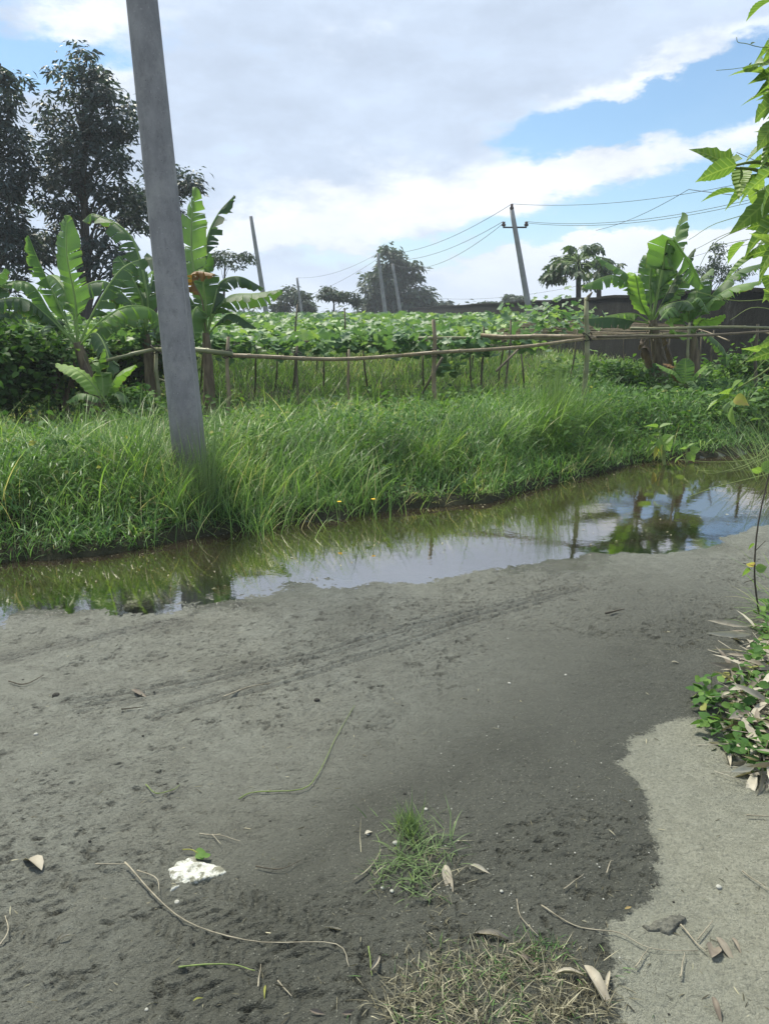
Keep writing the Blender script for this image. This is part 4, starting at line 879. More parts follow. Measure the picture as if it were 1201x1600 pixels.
def trellis():
    root = empty('bamboo_trellis', (0, 12, .1), 'wide low bamboo trellis carrying the gourd vines across the field', 'trellis')
    # thin posts, front rows countable
    for k, (px, ytop, d) in enumerate([(396, 540, 11), (430, 545, 13), (505, 540, 12.5), (573, 545, 12), (660, 545, 12.5), (735, 545, 13), (752, 500, 10.2), (798, 500, 9.8), (820, 540, 12), (310, 540, 12), (263, 545, 12), (540, 480, 13), (458, 476, 12), (1007, 520, 12), (896, 515, 11), (1046, 518, 12.5), (1120, 515, 12)]):
        d += 1.6; t = P(px, ytop, d); b = V(t[0]+random.uniform(-.05, .05), d, float(Hz(t[0], d)[0])); t[0] += random.uniform(-.08, .08); mb = MB(); bamboo(mb, b, t, .017, .3, 8); mb.build('post', M_bamboodark, root)
    for y in range(15, 34, 4):
        for x in np.arange(-9, 8, 3.7):
            b = V(x+random.uniform(-.3, .3), y+random.uniform(-.3, .3), .1); mb = MB(); bamboo(mb, b, b+V(random.uniform(-.12, .12), 0, 1.2), .017, .4, 6); mb.build('post', M_bamboodark, root)
    mb = MB(); tube(mb, [P(800, 555, 9.9), P(815, 540, 10), P(775, 580, 9.6)][1:], .014, 6); mb.build('brace', M_bamboodark, root)
    # slats seen nearly edge on at the right
    mb = MB()
    for i in range(38):
        y = 11.6+i*.33+random.uniform(-.06, .06); z = 1.24+.004*i+random.uniform(-.012, .012); x0 = P(640, 500, y)[0]+random.uniform(-.3, .2); x1 = P(1060, 500, y)[0]+random.uniform(-.2, .5)
        n = 9; t = np.linspace(0, 1, n); p = np.stack([x0+(x1-x0)*t, y+.05*np.sin(t*5+i), z+.018*np.sin(t*8+i*1.3)], -1); tube(mb, p, .008, 5)
    for x in np.arange(.6, 8.5, 1.1):
        tube(mb, [V(x, 11.5, 1.215), V(x+1.5, 16, 1.24), V(x+3.6, 23, 1.30)], .012, 5)
    mb.build('slats', M_bamboo, root)
    mb = MB(); bamboo(mb, P(640, 530, 11.5), P(1100, 523, 11.8), .022, .3); mb.build('edge_rail', M_bamboog, root)
    for yy, x0, x1 in [(11.8, -6, 1.2), (14.6, -8, 3), (19, -9, 5)]:
        mb = MB(); bamboo(mb, V(x0, yy, 1.18), V(x1, yy+.3, 1.2), .022, .3); mb.build('cross_rail', M_bamboodark, root)
trellis()
def canopy():
    mb = MB(); n = 16500
    u = rng.random(n); y = 11.3*(6.0**(u**1.2)); xl = -.56*y-1; xr = np.where(y < 25, .22*y-1.2+.5*fbm(y, y*0, .8, 2, 4), .34*y-4.3); xr = np.minimum(xr, .34*y-1)
    x = xl+(xr-xl)*rng.random(n)
    edge = (y < 12.2)
    zc = 1.27+.12*fbm(x, y, .55, 3, 60)+.16*sstep(y, 12, 30)+.06*fbm(x, y, 2.2, 2, 61)
    z = zc+rng.normal(0, .05, n)-np.where(edge, rng.random(n)**2*.22, rng.random(n)**5*.15)
    sc = .145*np.clip(y/14, 1, 3)
    R = rotmats(rng.uniform(0, 6.28, n), np.where(edge, rng.uniform(-1.0, .1, n), rng.uniform(-.55, .4, n)), rng.normal(0, .45, n))
    scatter(mb, *GOURD, np.stack([x, y, z], -1), R, sc*rng.uniform(.7, 1.35, n)*1.15, np.clip(rng.normal(.5, .22, n)+.25*fbm(x, y, .5, 2, 8), 0, 1))
    # hanging tendrils/leaf strings & growth at right near wall
    for px, py, d, k, r in [(840, 504, 16, 90, .5), (805, 535, 12, 50, .25), (860, 505, 14, 60, .4), (575, 535, 11.8, 40, .25), (735, 545, 11.6, 25, .25), (760, 520, 12, 50, .28), (700, 575, 11.4, 22, .15), (860, 492, 20, 110, .6), (890, 494, 21, 50, .45)]:
        c = P(px, py, d); scatter(mb, *GOURD, c+rng.standard_normal((k, 3))*V(r, r*.6, r*.35), rotmats(rng.uniform(0, 6.28, k), rng.uniform(-.9, .3, k), rng.normal(0, .5, k)), .2*rng.uniform(.6, 1.2, k))
    tag(mb.build('gourd_vines', M_vine), 'broad leaved gourd vines spread over the bamboo trellis', 'vines', kind='stuff')
canopy()

# ------------------------------------------------------------------ shrubs
def bush(name, label, cat, c, r, n, size, tmpl, mat, stems=8, group=None, shell=.5):
    b = V(c[0], c[1], float(Hz(c[0], c[1])[0])); root = empty(name, b, label, cat, group)
    st = MB(); lv = MB(); nc = 30
    d = unit(rng.standard_normal((nc, 3)))*rng.random((nc, 1))**shell; cc = c+d*r*.85
    for q in cc[:stems]: tube(st, bez([b+V(random.uniform(-.05, .05), 0, 0), lerp(b, q, .6)+V(0, 0, .1), q], 7), np.linspace(.012, .003, 7), 5)
    per = n//nc
    for q in cc: 
        p = q+rng.standard_normal((per, 3))*r*.24; p[:, 2] = np.maximum(p[:, 2], b[2]+.02)
        scatter(lv, *tmpl, p, rotmats(rng.uniform(0, 6.28, per), rng.uniform(-.7, .4, per), rng.normal(0, .5, per)), size*rng.uniform(.6, 1.3, per), np.clip(rng.normal(random.uniform(.25, .75), .2, per), 0, 1))
    st.build('stems', M_twigdark, root); lv.build('foliage', mat, root); return root
bush('leafy_shrub', 'dark leafy shrub at the left edge in front of the banana clump', 'shrub', P(25, 575, 9.6), V(.75, .6, .55), 3000, .11, LEAF_OVAL, M_cover)
bush('leafy_shrub', 'rounded leafy shrub between the left edge shrub and the largest left banana', 'shrub', P(85, 565, 10.4), V(.55, .5, .6), 2000, .11, LEAF_OVAL, M_vine)
bush('leafy_shrub', 'low weedy shrub at the foot of the left bamboo post', 'shrub', P(215, 630, 9.2), V(.35, .3, .22), 900, .07, LEAF_OVAL, M_weed)
bush('leafy_shrub', 'dark shrub filling the gap behind the two left banana plants', 'shrub', P(195, 555, 12.4), V(1.1, .6, .6), 2600, .12, LEAF_OVAL, M_cover)
bush('leafy_shrub', 'rounded low shrub left of the right banana trunk', 'shrub', P(965, 590, 12.0), V(.6, .5, .28), 1800, .08, LEAF_OVAL, M_cover)
bush('leafy_shrub', 'weedy shrub at the right edge under the arching banana leaf', 'shrub', P(1185, 570, 12.5), V(.6, .5, .35), 1500, .08, LEAF_OVAL, M_cover)

def hand_leaf(mb, base, tip, size_w, roll, tmpl=LEAF_LOBE, rnd=.5):
    """one leaf from base point to tip point"""
    v = tip-base; L = np.linalg.norm(v); az = math.atan2(v[1], v[0]); tl = math.asin(v[2]/L)
    t = tmpl[0].copy(); t[:, 1] *= size_w
    scatter(mb, t, tmpl[1], base[None], rotmats(np.array([az]), np.array([tl]), np.array([roll])), L, np.array([rnd]), True)
def front_shrub():
    root = empty('lobed_leaf_shrub', (1.6, 2.0, .05), 'tall shrub with pointed light green leaves reaching in at the right edge', 'shrub')
    st = MB(); lv = MB(); yl = MB()
    d = 2.0
    stem = bez([V(1.55, 2.1, .05), P(1330, 900, 2.1), P(1300, 600, 2.1), P(1245, 420, 2.05), P(1215, 260, 2.0), P(1235, 100, 1.95), P(1215, 40, 1.95)], 40)
    tube(st, stem, np.linspace(.012, .004, 40), 8)
    # picture positions of leaves: base -> tip
    L = [((1150, 258), (1080, 278), .9, 1.2), ((1142, 262), (1092, 222), .9, -.9), ((1130, 262), (1150, 240), 1.6, .9), ((1155, 262), (1160, 285), .9, .6), ((1210, 160), (1158, 192), .75, 1.0), ((1222, 130), (1172, 145), .7, .8),
         ((1212, 190), (1172, 240), .9, 1.3), ((1215, 200), (1190, 262), .8, .9), ((1205, 268), (1140, 312), .55, 1.2), ((1205, 250), (1160, 255), .9, 1.0), ((1215, 300), (1140, 365), .75, 1.1), ((1220, 280), (1165, 330), .8, .9),
         ((1215, 345), (1160, 355), .9, .9), ((1210, 350), (1142, 400), .7, 1.2), ((1215, 390), (1150, 395), .8, .9), ((1222, 380), (1170, 440), .75, 1.1), ((1230, 400), (1180, 350), .8, .8), ((1230, 60), (1185, 95), .7, .9), ((1240, 220), (1195, 215), 1, .9),
         ((1225, 430), (1190, 420), .9, .9), ((1220, 440), (1180, 470), .9, 1.0), ((1230, 480), (1190, 440), .9, .8), ((1235, 330), (1195, 300), .9, 1.0), ((1230, 225), (1180, 232), .8, 1.1), ((1235, 170), (1190, 180), .8, .8),
         ((1225, 560), (1160, 530), .7, 1.0), ((1220, 545), (1170, 560), .8, 1.0), ((1228, 520), (1185, 540), .8, 1.0), ((1235, 515), (1195, 505), .8, 1.0), ((1225, 400), (1165, 420), .7, 1.0)]
    for i, (a, b, w, ro) in enumerate(L):
        dd = d+random.uniform(-.2, .15); A = P(*a, dd); B = P(*b, dd+random.uniform(-.06, .06)); j = np.argmin(np.linalg.norm(stem-A, axis=1))
        tube(st, bez([stem[max(0, j-1)], lerp(stem[max(0, j-1)], A, .5)+V(0, 0, .01), A], 6), [.003]*6, 5)
        hand_leaf(lv, A, B, w*.72, ro+random.uniform(-.4, .4), LEAF_LOBE if i % 3 else LEAF_SERR, random.uniform(.15, .95))
    for k in range(190):   # body of the shrub beyond the frame edge
        s = stem[random.randint(14, 37)]+np.clip(rng.normal(0, .06, 3), -.1, .1)+V(.06, .04, 0); az = random.uniform(0, 6.28); B = s+V(math.cos(az)*.09, math.sin(az)*.09, random.uniform(-.07, .02))
        hand_leaf(lv, s, B, .6, random.uniform(-.6, .6), LEAF_SERR, random.random())
    # side shoot with spotted leaf hanging in front of the bank
    sh = bez([stem[12], P(1240, 560, 2.5), P(1180, 590, 2.6), P(1143, 612, 2.65)], 14); tube(st, sh, np.linspace(.004, .002, 14), 5)
    for a, b, w, r_, y_ in [((1142, 612), (1150, 590), .9, 1.2, 0), ((1138, 616), (1112, 608), .8, .4, 0), ((1138, 622), (1098, 628), .5, .5, 0), ((1142, 625), (1128, 640), 1, .9, 0), ((1145, 632), (1138, 666), 1, 1.3, 0), ((1148, 620), (1166, 632), .95, 1.2, 1)]:
        hand_leaf(yl if y_ else lv, P(*a, 2.65), P(*b, 2.6), w, r_, LEAF_SERR, .8)
    tube(st, bez([P(1225, 70, 1.95), P(1190, 74, 1.9), P(1165, 68, 1.9), P(1152, 66, 1.9), P(1150, 58, 1.9)], 12), .0008, 4)
    tube(st, bez([P(1225, 85, 1.95), P(1185, 100, 1.9), P(1150, 107, 1.9), P(1118, 110, 1.9)], 12), .0006, 4)
    for a, b in [((1172, 69), (1180, 64)), ((1170, 102), (1174, 96))]: hand_leaf(lv, P(*a, 1.9), P(*b, 1.9), .6, .8, LEAF_SERR, .1)
    st.build('stem', M_gtwig, root); lv.build('foliage', M_shrub, root); yl.build('spotted_leaf', M_yellow, root)
front_shrub()
def small_plant(label, base, leaves, d, mat=M_shrub, ymask=()):
    b = P(*base, d); root = empty('leafy_weed', b, label, 'weed', 'small leafy weeds'); st = MB(); lv = MB(); yl = MB(); ny = 0
    for i, (a, t, w, r_) in enumerate(leaves):
        A = P(*a, d); tube(st, bez([b, lerp(b, A, .5)+V(0, 0, .02), A], 6), np.linspace(.006, .003, 6), 5)
        m = yl if i in ymask else lv; ny += i in ymask; hand_leaf(m, A, P(*t, d-.05), w, r_, LEAF_SERR, .6)
    st.build('stem', M_gtwig, root); lv.build('foliage', mat, root)
    if ny: yl.build('yellowed_leaves', M_yellow, root)
small_plant('weed with a pinkish brown drooping leaf at the far waterline', (1040, 735), [((1025, 690), (1003, 704), .9, .8), ((1028, 680), (1012, 676), .9, .5), ((1032, 684), (1048, 705), 1.5, 1.2), ((1030, 700), (1015, 718), 1.1, 1.2), ((1036, 696), (1028, 716), 1.3, 1.2), ((1026, 668), (1004, 660), .7, .4), ((1030, 668), (1048, 658), .7, .4), ((1036, 690), (1050, 678), 1.4, .9), ((1020, 694), (1004, 716), 1.1, .9)], 8.3, M_shrub, (3, 4))
small_plant('small bright weed right of the pinkish leaved one at the far waterline', (1072, 728), [((1078, 705), (1094, 700), 1.2, 1.2), ((1076, 706), (1083, 722), 1.2, 1.2), ((1070, 702), (1058, 698), .9, .5), ((1072, 700), (1082, 690), .8, .6), ((1066, 712), (1050, 720), .8, .5)], 8.45)
def stalk_plant():
    root = empty('bare_weed', G(1198, 1010), 'thin dark stemmed weed with few leaves at the right edge of the puddle', 'weed'); st = MB(); lv = MB(); yl = MB()
    b = onground(1185, 960); d = b[1]
    tube(st, bez([b, P(1178, 900, d), P(1182, 830, d), P(1196, 760, d), P(1215, 690, d)], 16), np.linspace(.005, .003, 16), 6)
    for a in [((1180, 885), (1160, 880)), ((1178, 905), (1162, 910)), ((1180, 860), (1195, 845))]: tube(st, [P(*a[0], d), P(*a[1], d)], .002, 4)
    for a, t, w in [((1172, 890), (1155, 898), 1), ((1180, 890), (1200, 885), 1), ((1188, 738), (1172, 730), 1), ((1182, 960), (1165, 985), .9), ((1185, 962), (1205, 985), 1), ((1178, 850), (1165, 858), .7), ((1190, 735), (1215, 720), 1)]:
        hand_leaf(lv, P(*a, d), P(*t, d), w, 1.1, LEAF_SERR, .7)
    hand_leaf(yl, P(1178, 885, d), P(1164, 878, d), 1, 1, LEAF_SERR, .9)
    st.build('stem', M_twigdark, root); lv.build('foliage', M_shrub, root); yl.build('yellowed_leaves', M_yellow, root)
    root.location = tuple(b); 
    for ch in root.children: ch.location = tuple(-(b-G(1198, 1010)))
stalk_plant()
# arching culms at right
def culms():
    root = empty('arching_grass', (2.9, 4.4, .05), 'arching thin pale grass stems reaching in low over the puddle from the right edge', 'grass'); mb = MB()
    b = V(3.1, 4.6, .05)
    for pts in [[(1240, 700), (1201, 712), (1150, 735), (1090, 735)], [(1260, 720), (1201, 740), (1120, 760), (1070, 778)], [(1240, 690), (1180, 716), (1120, 722), (1060, 718)], [(1230, 700), (1170, 725), (1110, 740), (1085, 728)]]:
        tube(mb, bez([b]+[P(x, y, 4.5) for x, y in pts], 16), np.linspace(.004, .0015, 16), 4)
    mb.build('stems', M_gtwig, root); 
    root = empty('reed_clump', (3.2, 4.2, .05), 'thin arching reed stems crossing the sky at the right edge', 'reeds'); mb = MB(); b = V(3.2, 4.2, .05)
    for pts in [[(1300, 420), (1240, 330), (1130, 345), (1075, 375)], [(1290, 440), (1240, 350), (1150, 360), (1085, 390)], [(1290, 440), (1230, 350), (1130, 370), (1093, 415), (1098, 440)], [(1290, 500), (1240, 400), (1180, 380), (1115, 400)], [(1320, 520), (1240, 470), (1150, 470), (1085, 455)], [(1300, 200), (1250, 130), (1190, 240), (1120, 300), (1070, 340)][1:] if False else [(1300, 480), (1250, 360), (1190, 370), (1110, 385)],
                [(1300, 560), (1240, 500), (1180, 480), (1140, 500)], [(1300, 640), (1240, 560), (1190, 545), (1150, 575)], [(1300, 700), (1240, 600), (1190, 590), (1160, 640), (1150, 700)], [(1300, 700), (1250, 570), (1200, 560), (1165, 600)]]:
        tube(mb, bez([b]+[P(x, y, 4.2) for x, y in pts], 20), np.linspace(.003, .0012, 20), 4)
    mb.build('stems', M_gtwig, root)
    # tall thin grass tuft right edge on bank
    mb = MB(); n = 260; c = P(1195, 640, 7.6); r = np.abs(rng.normal(0, .25, n)); a = rng.uniform(0, 6.28, n)
    blades(mb, withz(np.stack([c[0]+.35+r*np.cos(a), c[1]+r*np.sin(a)], -1)), rng.uniform(.5, 1.1, n), np.full(n, .007), rng.normal(3.14, .9, n), .1+r, rng.uniform(.3, 1.2, n), 6)
    tag(mb.build('tall_grass_tuft', M_wisp), 'tall loose grass tuft leaning in from the right edge of the bank', 'grass')
culms()

# ------------------------------------------------------------------ foreground
def right_verge():
    root = empty('verge_weeds', onground(1160, 1110), 'low leafy weeds creeping onto the road at the right edge', 'weeds', kind='stuff')
    lv = MB(); st = MB()
    def region(n, y0, y1):
        out = []
        while len(out) < n:
            py = random.uniform(y0, y1); x0 = np.interp(py, [985, 1040, 1090, 1120, 1150, 1190, 1230], [1165, 1150, 1090, 1085, 1095, 1140, 1190])
            px = random.uniform(x0, 1300); out.append(onground(px, py, .0))
        return np.array(out)
    p = region(620, 1040, 1215); p[:, 2] += rng.random(len(p))**1.3*.09
    n = len(p); scatter(lv, *LEAF_OVAL, p, rotmats(rng.uniform(0, 6.28, n), rng.uniform(-.3, .6, n), rng.normal(0, .5, n)), rng.uniform(.02, .055, n))
    for q in p[:160]: tube(st, [V(q[0]+random.uniform(-.03, .03), q[1], float(Hz(q[0], q[1])[0])), q], .0015, 4)
    for pts in [[(1160, 1120), (1110, 1105), (1078, 1108)], [(1150, 1140), (1110, 1140), (1088, 1148)], [(1140, 1120), (1100, 1090), (1080, 1100)]]:
        c = bez([onground(x, y, .03) for x, y in pts], 10); tube(st, c, .002, 5); k = 5
        scatter(lv, *LEAF_OVAL, c[3:8]+V(0, 0, .01), rotmats(rng.uniform(2, 4.5, k), rng.uniform(0, .4, k), rng.normal(0, .4, k)), np.full(k, .055))
    p = region(500, 950, 1060); p[:, 2] += rng.random(len(p))*.12; n = len(p)
    scatter(lv, *LEAF_OVAL, p+V(.05, 0, 0), rotmats(rng.uniform(0, 6.28, n), rng.uniform(-.3, .6, n), rng.normal(0, .5, n)), rng.uniform(.02, .05, n))
    st.build('stems', M_gtwig, root); lv.build('foliage', M_weed, root)
    # litter of dry leaves
    mb = MB(); p = np.array([onground(random.uniform(1135+abs(q-1080)*.3, 1300), q, .0) for q in rng.uniform(985, 1225, 420)]); p[:, 2] += rng.random(len(p))*.06; n = len(p)
    T = outline_leaf([(0, .01), (.15, .05), (.4, .085), (.7, .06), (1, 0)], .2, .3)
    scatter(mb, *T, p, rotmats(rng.uniform(0, 6.28, n), rng.normal(0, .3, n), rng.normal(0, .8, n)), rng.uniform(.08, .2, n))
    for k in range(60):
        q = onground(random.uniform(1150, 1290), random.uniform(1000, 1230), random.uniform(.01, .06)); a = random.uniform(0, 6.28); l = random.uniform(.06, .2)
        tube(mb, [q, q+V(math.cos(a)*l, math.sin(a)*l, random.uniform(-.02, .02))], .0015, 4, rnd=.8)
    tag(mb.build('leaf_litter', M_dryleaf), 'heap of pale dry leaves among the weeds at the right edge', 'leaf litter', kind='stuff')
    mb = MB(); n = 130; q = [onground(random.uniform(1185, 1300), random.uniform(900, 1010)) for _ in range(n)]
    blades(mb, np.array(q), rng.uniform(.12, .34, n), np.full(n, .006), rng.normal(3.14, .8, n), rng.uniform(.5, 1.3, n), rng.uniform(.2, .8, n), 5, np.clip(rng.normal(.8, .15, n), 0, .99))
    tag(mb.build('verge_grass', M_grass), 'bright loose grass blades leaning over the road from the right edge', 'grass', kind='stuff')
right_verge()
def debris():
    mb = MB(); n = 420; x = rng.uniform(-4.5, 6.5, n); k = rng.random(n) < .62
    y = np.where(k, yfar(x)-np.abs(rng.normal(.02, .10, n)), ynear(x)+rng.uniform(0, .5, n)); p = np.stack([x, y, np.full(n, .004)], -1)
    scatter(mb, *LEAF_SMALL, p, rotmats(rng.uniform(0, 6.28, n), rng.normal(0, .06, n), rng.normal(0, .1, n)), rng.uniform(.008, .035, n))
    tag(mb.build('floating_debris', M_straw), 'bits of straw and leaf scum floating along the puddle edges', 'debris', kind='stuff')
debris()
def crumbs():
    mb = MB(); q = np.array([onground(random.uniform(-40, 1240), 960+640*random.random()**1.3, .003) for _ in range(900)]); n = len(q)
    T = outline_leaf([(0, .01), (.3, .05), (.7, .05), (1, 0)], .2, .3)
    scatter(mb, *T, q, rotmats(rng.uniform(0, 6.28, n), rng.normal(0, .12, n), rng.normal(0, .6, n)), rng.uniform(.006, .03, n)*rng.uniform(.5, 1.3, n), np.clip(rng.beta(.7, .9, n), 0, 1))
    tag(mb.build('plant_crumbs', M_straw), 'tiny crumbs of straw and rotten leaf strewn over the road', 'debris', kind='stuff')
crumbs()
def tufts():
    def tuft(specs, name, label, mat, kind=None):
        mb = MB()
        for (px, py, spx, spy, n, h0, h1, lean, w) in specs:
            q = np.array([onground(px+random.gauss(0, spx), py+random.gauss(0, spy)) for _ in range(n)]); q[:, 2] -= .004
            a = rng.uniform(0, 6.28, n); blades(mb, q, rng.uniform(h0, h1, n), np.full(n, w), a, rng.uniform(lean*.5, lean*1.3, n), rng.uniform(0, 1.2, n), 5)
        tag(mb.build(name, mat), label, 'grass', kind=kind)
    tuft([(640, 1300, 8, 8, 150, .05, .13, .35, .0032), (655, 1335, 28, 24, 190, .05, .12, 1.0, .0042), (605, 1365, 18, 12, 60, .03, .08, .9, .0035), (655, 1385, 16, 14, 60, .03, .07, 1.2, .003)], 'grass_tuft', 'lone green grass tuft growing out of the grey mud', M_wisp)
    tuft([(660, 1360, 40, 30, 90, .04, .10, 1.35, .003), ], 'dry_grass_tuft', 'dry straw blades lying around and below the lone green tuft', M_straw, 'stuff')
    tuft([(690, 1440, 12, 26, 50, .03, .07, 1.3, .0028)], 'dry_grass_tuft', 'thin line of dry straw blades between the green tuft and the dry mat', M_straw, 'stuff')
    tuft([(700, 1530, 50, 26, 420, .03, .07, 1.25, .0028), (820, 1530, 60, 28, 480, .03, .075, 1.25, .0028), (760, 1590, 95, 25, 600, .03, .075, 1.25, .003), (800, 1490, 50, 12, 160, .03, .06, 1.2, .0025), (640, 1570, 30, 20, 200, .03, .06, 1.25, .003), (900, 1570, 30, 25, 260, .03, .07, 1.2, .003)], 'dry_grass_mat', 'matted dry grass at the bottom edge beside the pale concrete', M_straw, 'stuff')
    tuft([(760, 1520, 80, 25, 220, .02, .05, .9, .003), (840, 1480, 30, 10, 120, .02, .04, .8, .003), (760, 1590, 90, 20, 120, .02, .05, .9, .003)], 'short_green_grass', 'short green blades mixed into the dry mat at the bottom edge', M_grassr, 'stuff')
tufts()
def twig(label, pts, r=.0022, mat=M_twig, up=.008, extra=(), name='twig'):
    mb = MB(); tube(mb, bez([onground(x, y, up+r) for x, y in pts], 22)+min(1, np.hypot(pts[0][0]-pts[-1][0], pts[0][1]-pts[-1][1])/260)*np.stack([.004*np.sin(np.linspace(0, 9, 22)+pts[0][0]), .004*np.cos(np.linspace(0, 11, 22)), .002*np.sin(np.linspace(0, 7, 22)+pts[0][0])-.002], -1), np.linspace(r, r*.4, 22)*(1+.15*np.sin(np.arange(22)*1.9)), 6, .05)
    for e in extra: tube(mb, bez([onground(x, y, up+r) for x, y in e], 8), np.linspace(r*.8, r*.4, 8), 5)
    tag(mb.build(name, mat), label, 'twig')
twig('long curved stalk sweeping below the white patch towards the centre', [(195, 1356), (235, 1400), (300, 1450), (400, 1480), (520, 1480), (545, 1520)], .0024, up=.015, extra=[[(150, 1358), (200, 1358)], [(215, 1368), (245, 1380), (250, 1402)]])
twig('green ended stalk lying left of centre', [(375, 1252), (400, 1240), (470, 1236), (494, 1216), (512, 1186), (528, 1150), (553, 1104)], .0022, M_gtwig)
twig('short curved dark stalk left of the green ended stalk', [(228, 1230), (245, 1243), (270, 1238), (282, 1230)], .002, M_gtwig)
twig('branched thin twig above and right of the white patch', [(312, 1307), (345, 1310), (376, 1318)], .002, extra=[[(332, 1308), (346, 1324)]])
twig('curved straw lying below the long stalk, bottom left', [(278, 1518), (320, 1511), (370, 1514), (400, 1522)], .0024, M_gtwig)
twig('short upright straw beside the curved straw', [(403, 1548), (408, 1512)], .002)
twig('short slanting straw right of the upright one', [(434, 1538), (456, 1562)], .002)
twig('bent pale straw cut by the left edge', [(0, 1483), (14, 1460), (9, 1436)], .0026)
twig('dark twig pair right of the white patch', [(400, 1358), (440, 1362), (470, 1348)], .002, M_twigdark)
twig('long thin pale stem crossing from the dry mat onto the concrete', [(845, 1420), (900, 1448), (960, 1462), (1010, 1484), (1090, 1489)], .0020)
twig('forked pale twig lying on the concrete', [(1062, 1450), (1088, 1480), (1102, 1492)], .0024, extra=[[(1089, 1473), (1112, 1444)]])
twig('short pale twig below the long stem on the concrete', [(992, 1516), (1011, 1487)], .002)
twig('crooked short pale twig right of the lower concrete centre', [(1062, 1532), (1068, 1494)], .0022)
twig('straight twig near the right edge on the concrete', [(1158, 1366), (1201, 1396)], .0022)
twig('short straw at the upper right edge of the concrete', [(1165, 1278), (1201, 1280)], .0026)
twig('short straw on the dark ground left of the concrete', [(880, 1394), (911, 1370)], .002)
twig('small hooked straw left of the concrete edge', [(947, 1369), (952, 1352), (957, 1349)], .002)
twig('thin curved stem above the dry mat', [(806, 1410), (815, 1440), (842, 1468)], .0016)
twig('dark stick on the mud near the left edge', [(14, 1068), (40, 1072), (70, 1058)], .003, M_twigdark)
twig('short dark stick left of the old tyre track', [(190, 1112), (225, 1108)], .003, M_twigdark)
twig('thick short stick lying by the tyre ruts', [(350, 1092), (385, 1078), (422, 1070)], .003, M_twig)
twig('straw poking out left of the green tuft', [(553, 1380), (580, 1358), (595, 1332)], .0026)
twig('curled straw stem at the left of the dry mat', [(576, 1484), (581, 1530)], .002, M_gtwig)
twig('floating pale stalk in the puddle at left', [(192, 896), (212, 892)], .004)
twig('floating pale stalk at the left bank of the puddle', [(264, 862), (279, 864)], .005)
twig('dark stick at the centre right of the mud, upper part', [(945, 962), (975, 955)], .006, M_twigdark)
def dry_leaf(label, a, b, w, roll=.3, rnd=.6, up=.006, mat=None, curl=.25):
    mb = MB(); A = onground(*a, up); B = onground(*b, up+.004); T = outline_leaf([(0, .01), (.08, .1), (.2, .2), (.4, .28), (.6, .25), (.8, .14), (.93, .05), (1, 0)], curl, .45)
    v = B-A; L = np.linalg.norm(v); t = T[0].copy(); t[:, 1] *= w*.55; t[:, 2] += .03+.05*np.sin(t[:, 0]*5+w*9)
    scatter(mb, t, T[1], A[None], rotmats(np.array([math.atan2(v[1], v[0])]), np.array([.05]), np.array([roll])), L, np.array([rnd]))
    t2 = t.copy(); t2[:, 2] -= .012; scatter(mb, t2, T[1][:, ::-1], A[None], rotmats(np.array([math.atan2(v[1], v[0])]), np.array([.05]), np.array([roll])), L, np.array([rnd]))
    tag(mb.build('dry_leaf', mat or M_dryleaf), label, 'dry leaf')
dry_leaf('broad pinkish dry leaf near the left edge', (66, 1362), (38, 1338), 1.3)
dry_leaf('long curved pale dry leaf on the right of the dry grass mat', (912, 1512), (958, 1584), .65, .2, .7)
dry_leaf('flat dry leaf pointing left beside the long curved one', (912, 1526), (858, 1522), .5, .2, .8)
dry_leaf('narrow upright dry blade right of the long curved leaf', (952, 1520), (944, 1562), .4, .2, .8)
dry_leaf('dry leaf standing on the bottom edge in the grass mat', (742, 1600), (742, 1572), .6, .2, .8)
dry_leaf('brown dry leaf on top of the dry grass mat', (812, 1497), (840, 1512), .8, .2, .1)
dry_leaf('pale dry leaf at the upper edge of the dry grass mat', (740, 1460), (805, 1470), .5, .2, .5)
dry_leaf('broad brown dry leaf lying on the concrete', (1110, 1502), (1118, 1468), 1.5, .1, .2)
dry_leaf('narrow brown dry leaf touching the broad one on the concrete', (1118, 1470), (1148, 1506), .8, .2, .3)
dry_leaf('small curled dry leaf rightmost of the three on the concrete', (1142, 1468), (1158, 1492), .6, .2, .3)
dry_leaf('curled brown leaf at the bottom of the concrete', (1112, 1562), (1126, 1600), .7, .2, .0)
dry_leaf('pale dry leaf stuck to the right of the green tuft', (695, 1358), (705, 1400), .8, .2, .6)
dry_leaf('crumpled pale leaf right of the green tuft', (735, 1356), (765, 1364), .8, .2, .8)
dry_leaf('small pale leaf on the mud left of the green tuft', (570, 1306), (582, 1300), 1.4, .1, .9)
dry_leaf('thin pale leaf blade below the green tuft', (508, 1453), (541, 1454), .3, .1, .9)
dry_leaf('tiny yellow green leaf blade bottom left', (302, 1568), (318, 1560), .7, .1, .5, mat=M_yellow)
dry_leaf('upright yellow green leaf blade bottom left', (415, 1542), (413, 1565), .5, .1, .5, mat=M_yellow)
dry_leaf('pale leaf blade by the dark twig at lower left', (90, 1473), (115, 1462), .5, .1, .8)
dry_leaf('olive dry leaf left of the tyre ruts', (206, 1082), (230, 1088), .9, .1, .1)
dry_leaf('small dry leaf curled left of the dry mat', (578, 1520), (597, 1494), .6, .5, .4)
dry_leaf('yellow seed leaf on the dark ground beside the concrete', (975, 1424), (986, 1420), 1.0, .1, .9, mat=M_yellow)
dry_leaf('dark curled leaf pair at the bottom left of the dry mat', (484, 1582), (508, 1590), .9, .5, .0)
dry_leaf('dark curled leaf at the bottom nearest the dry mat', (534, 1588), (562, 1580), .9, .5, .0)
dry_leaf('long dry blade lying on the dark verge soil at right', (1140, 1200), (1128, 1165), .4, .2, .8)
dry_leaf('pale dry blade at the right edge below the weeds', (1160, 1205), (1196, 1212), .4, .2, .8)
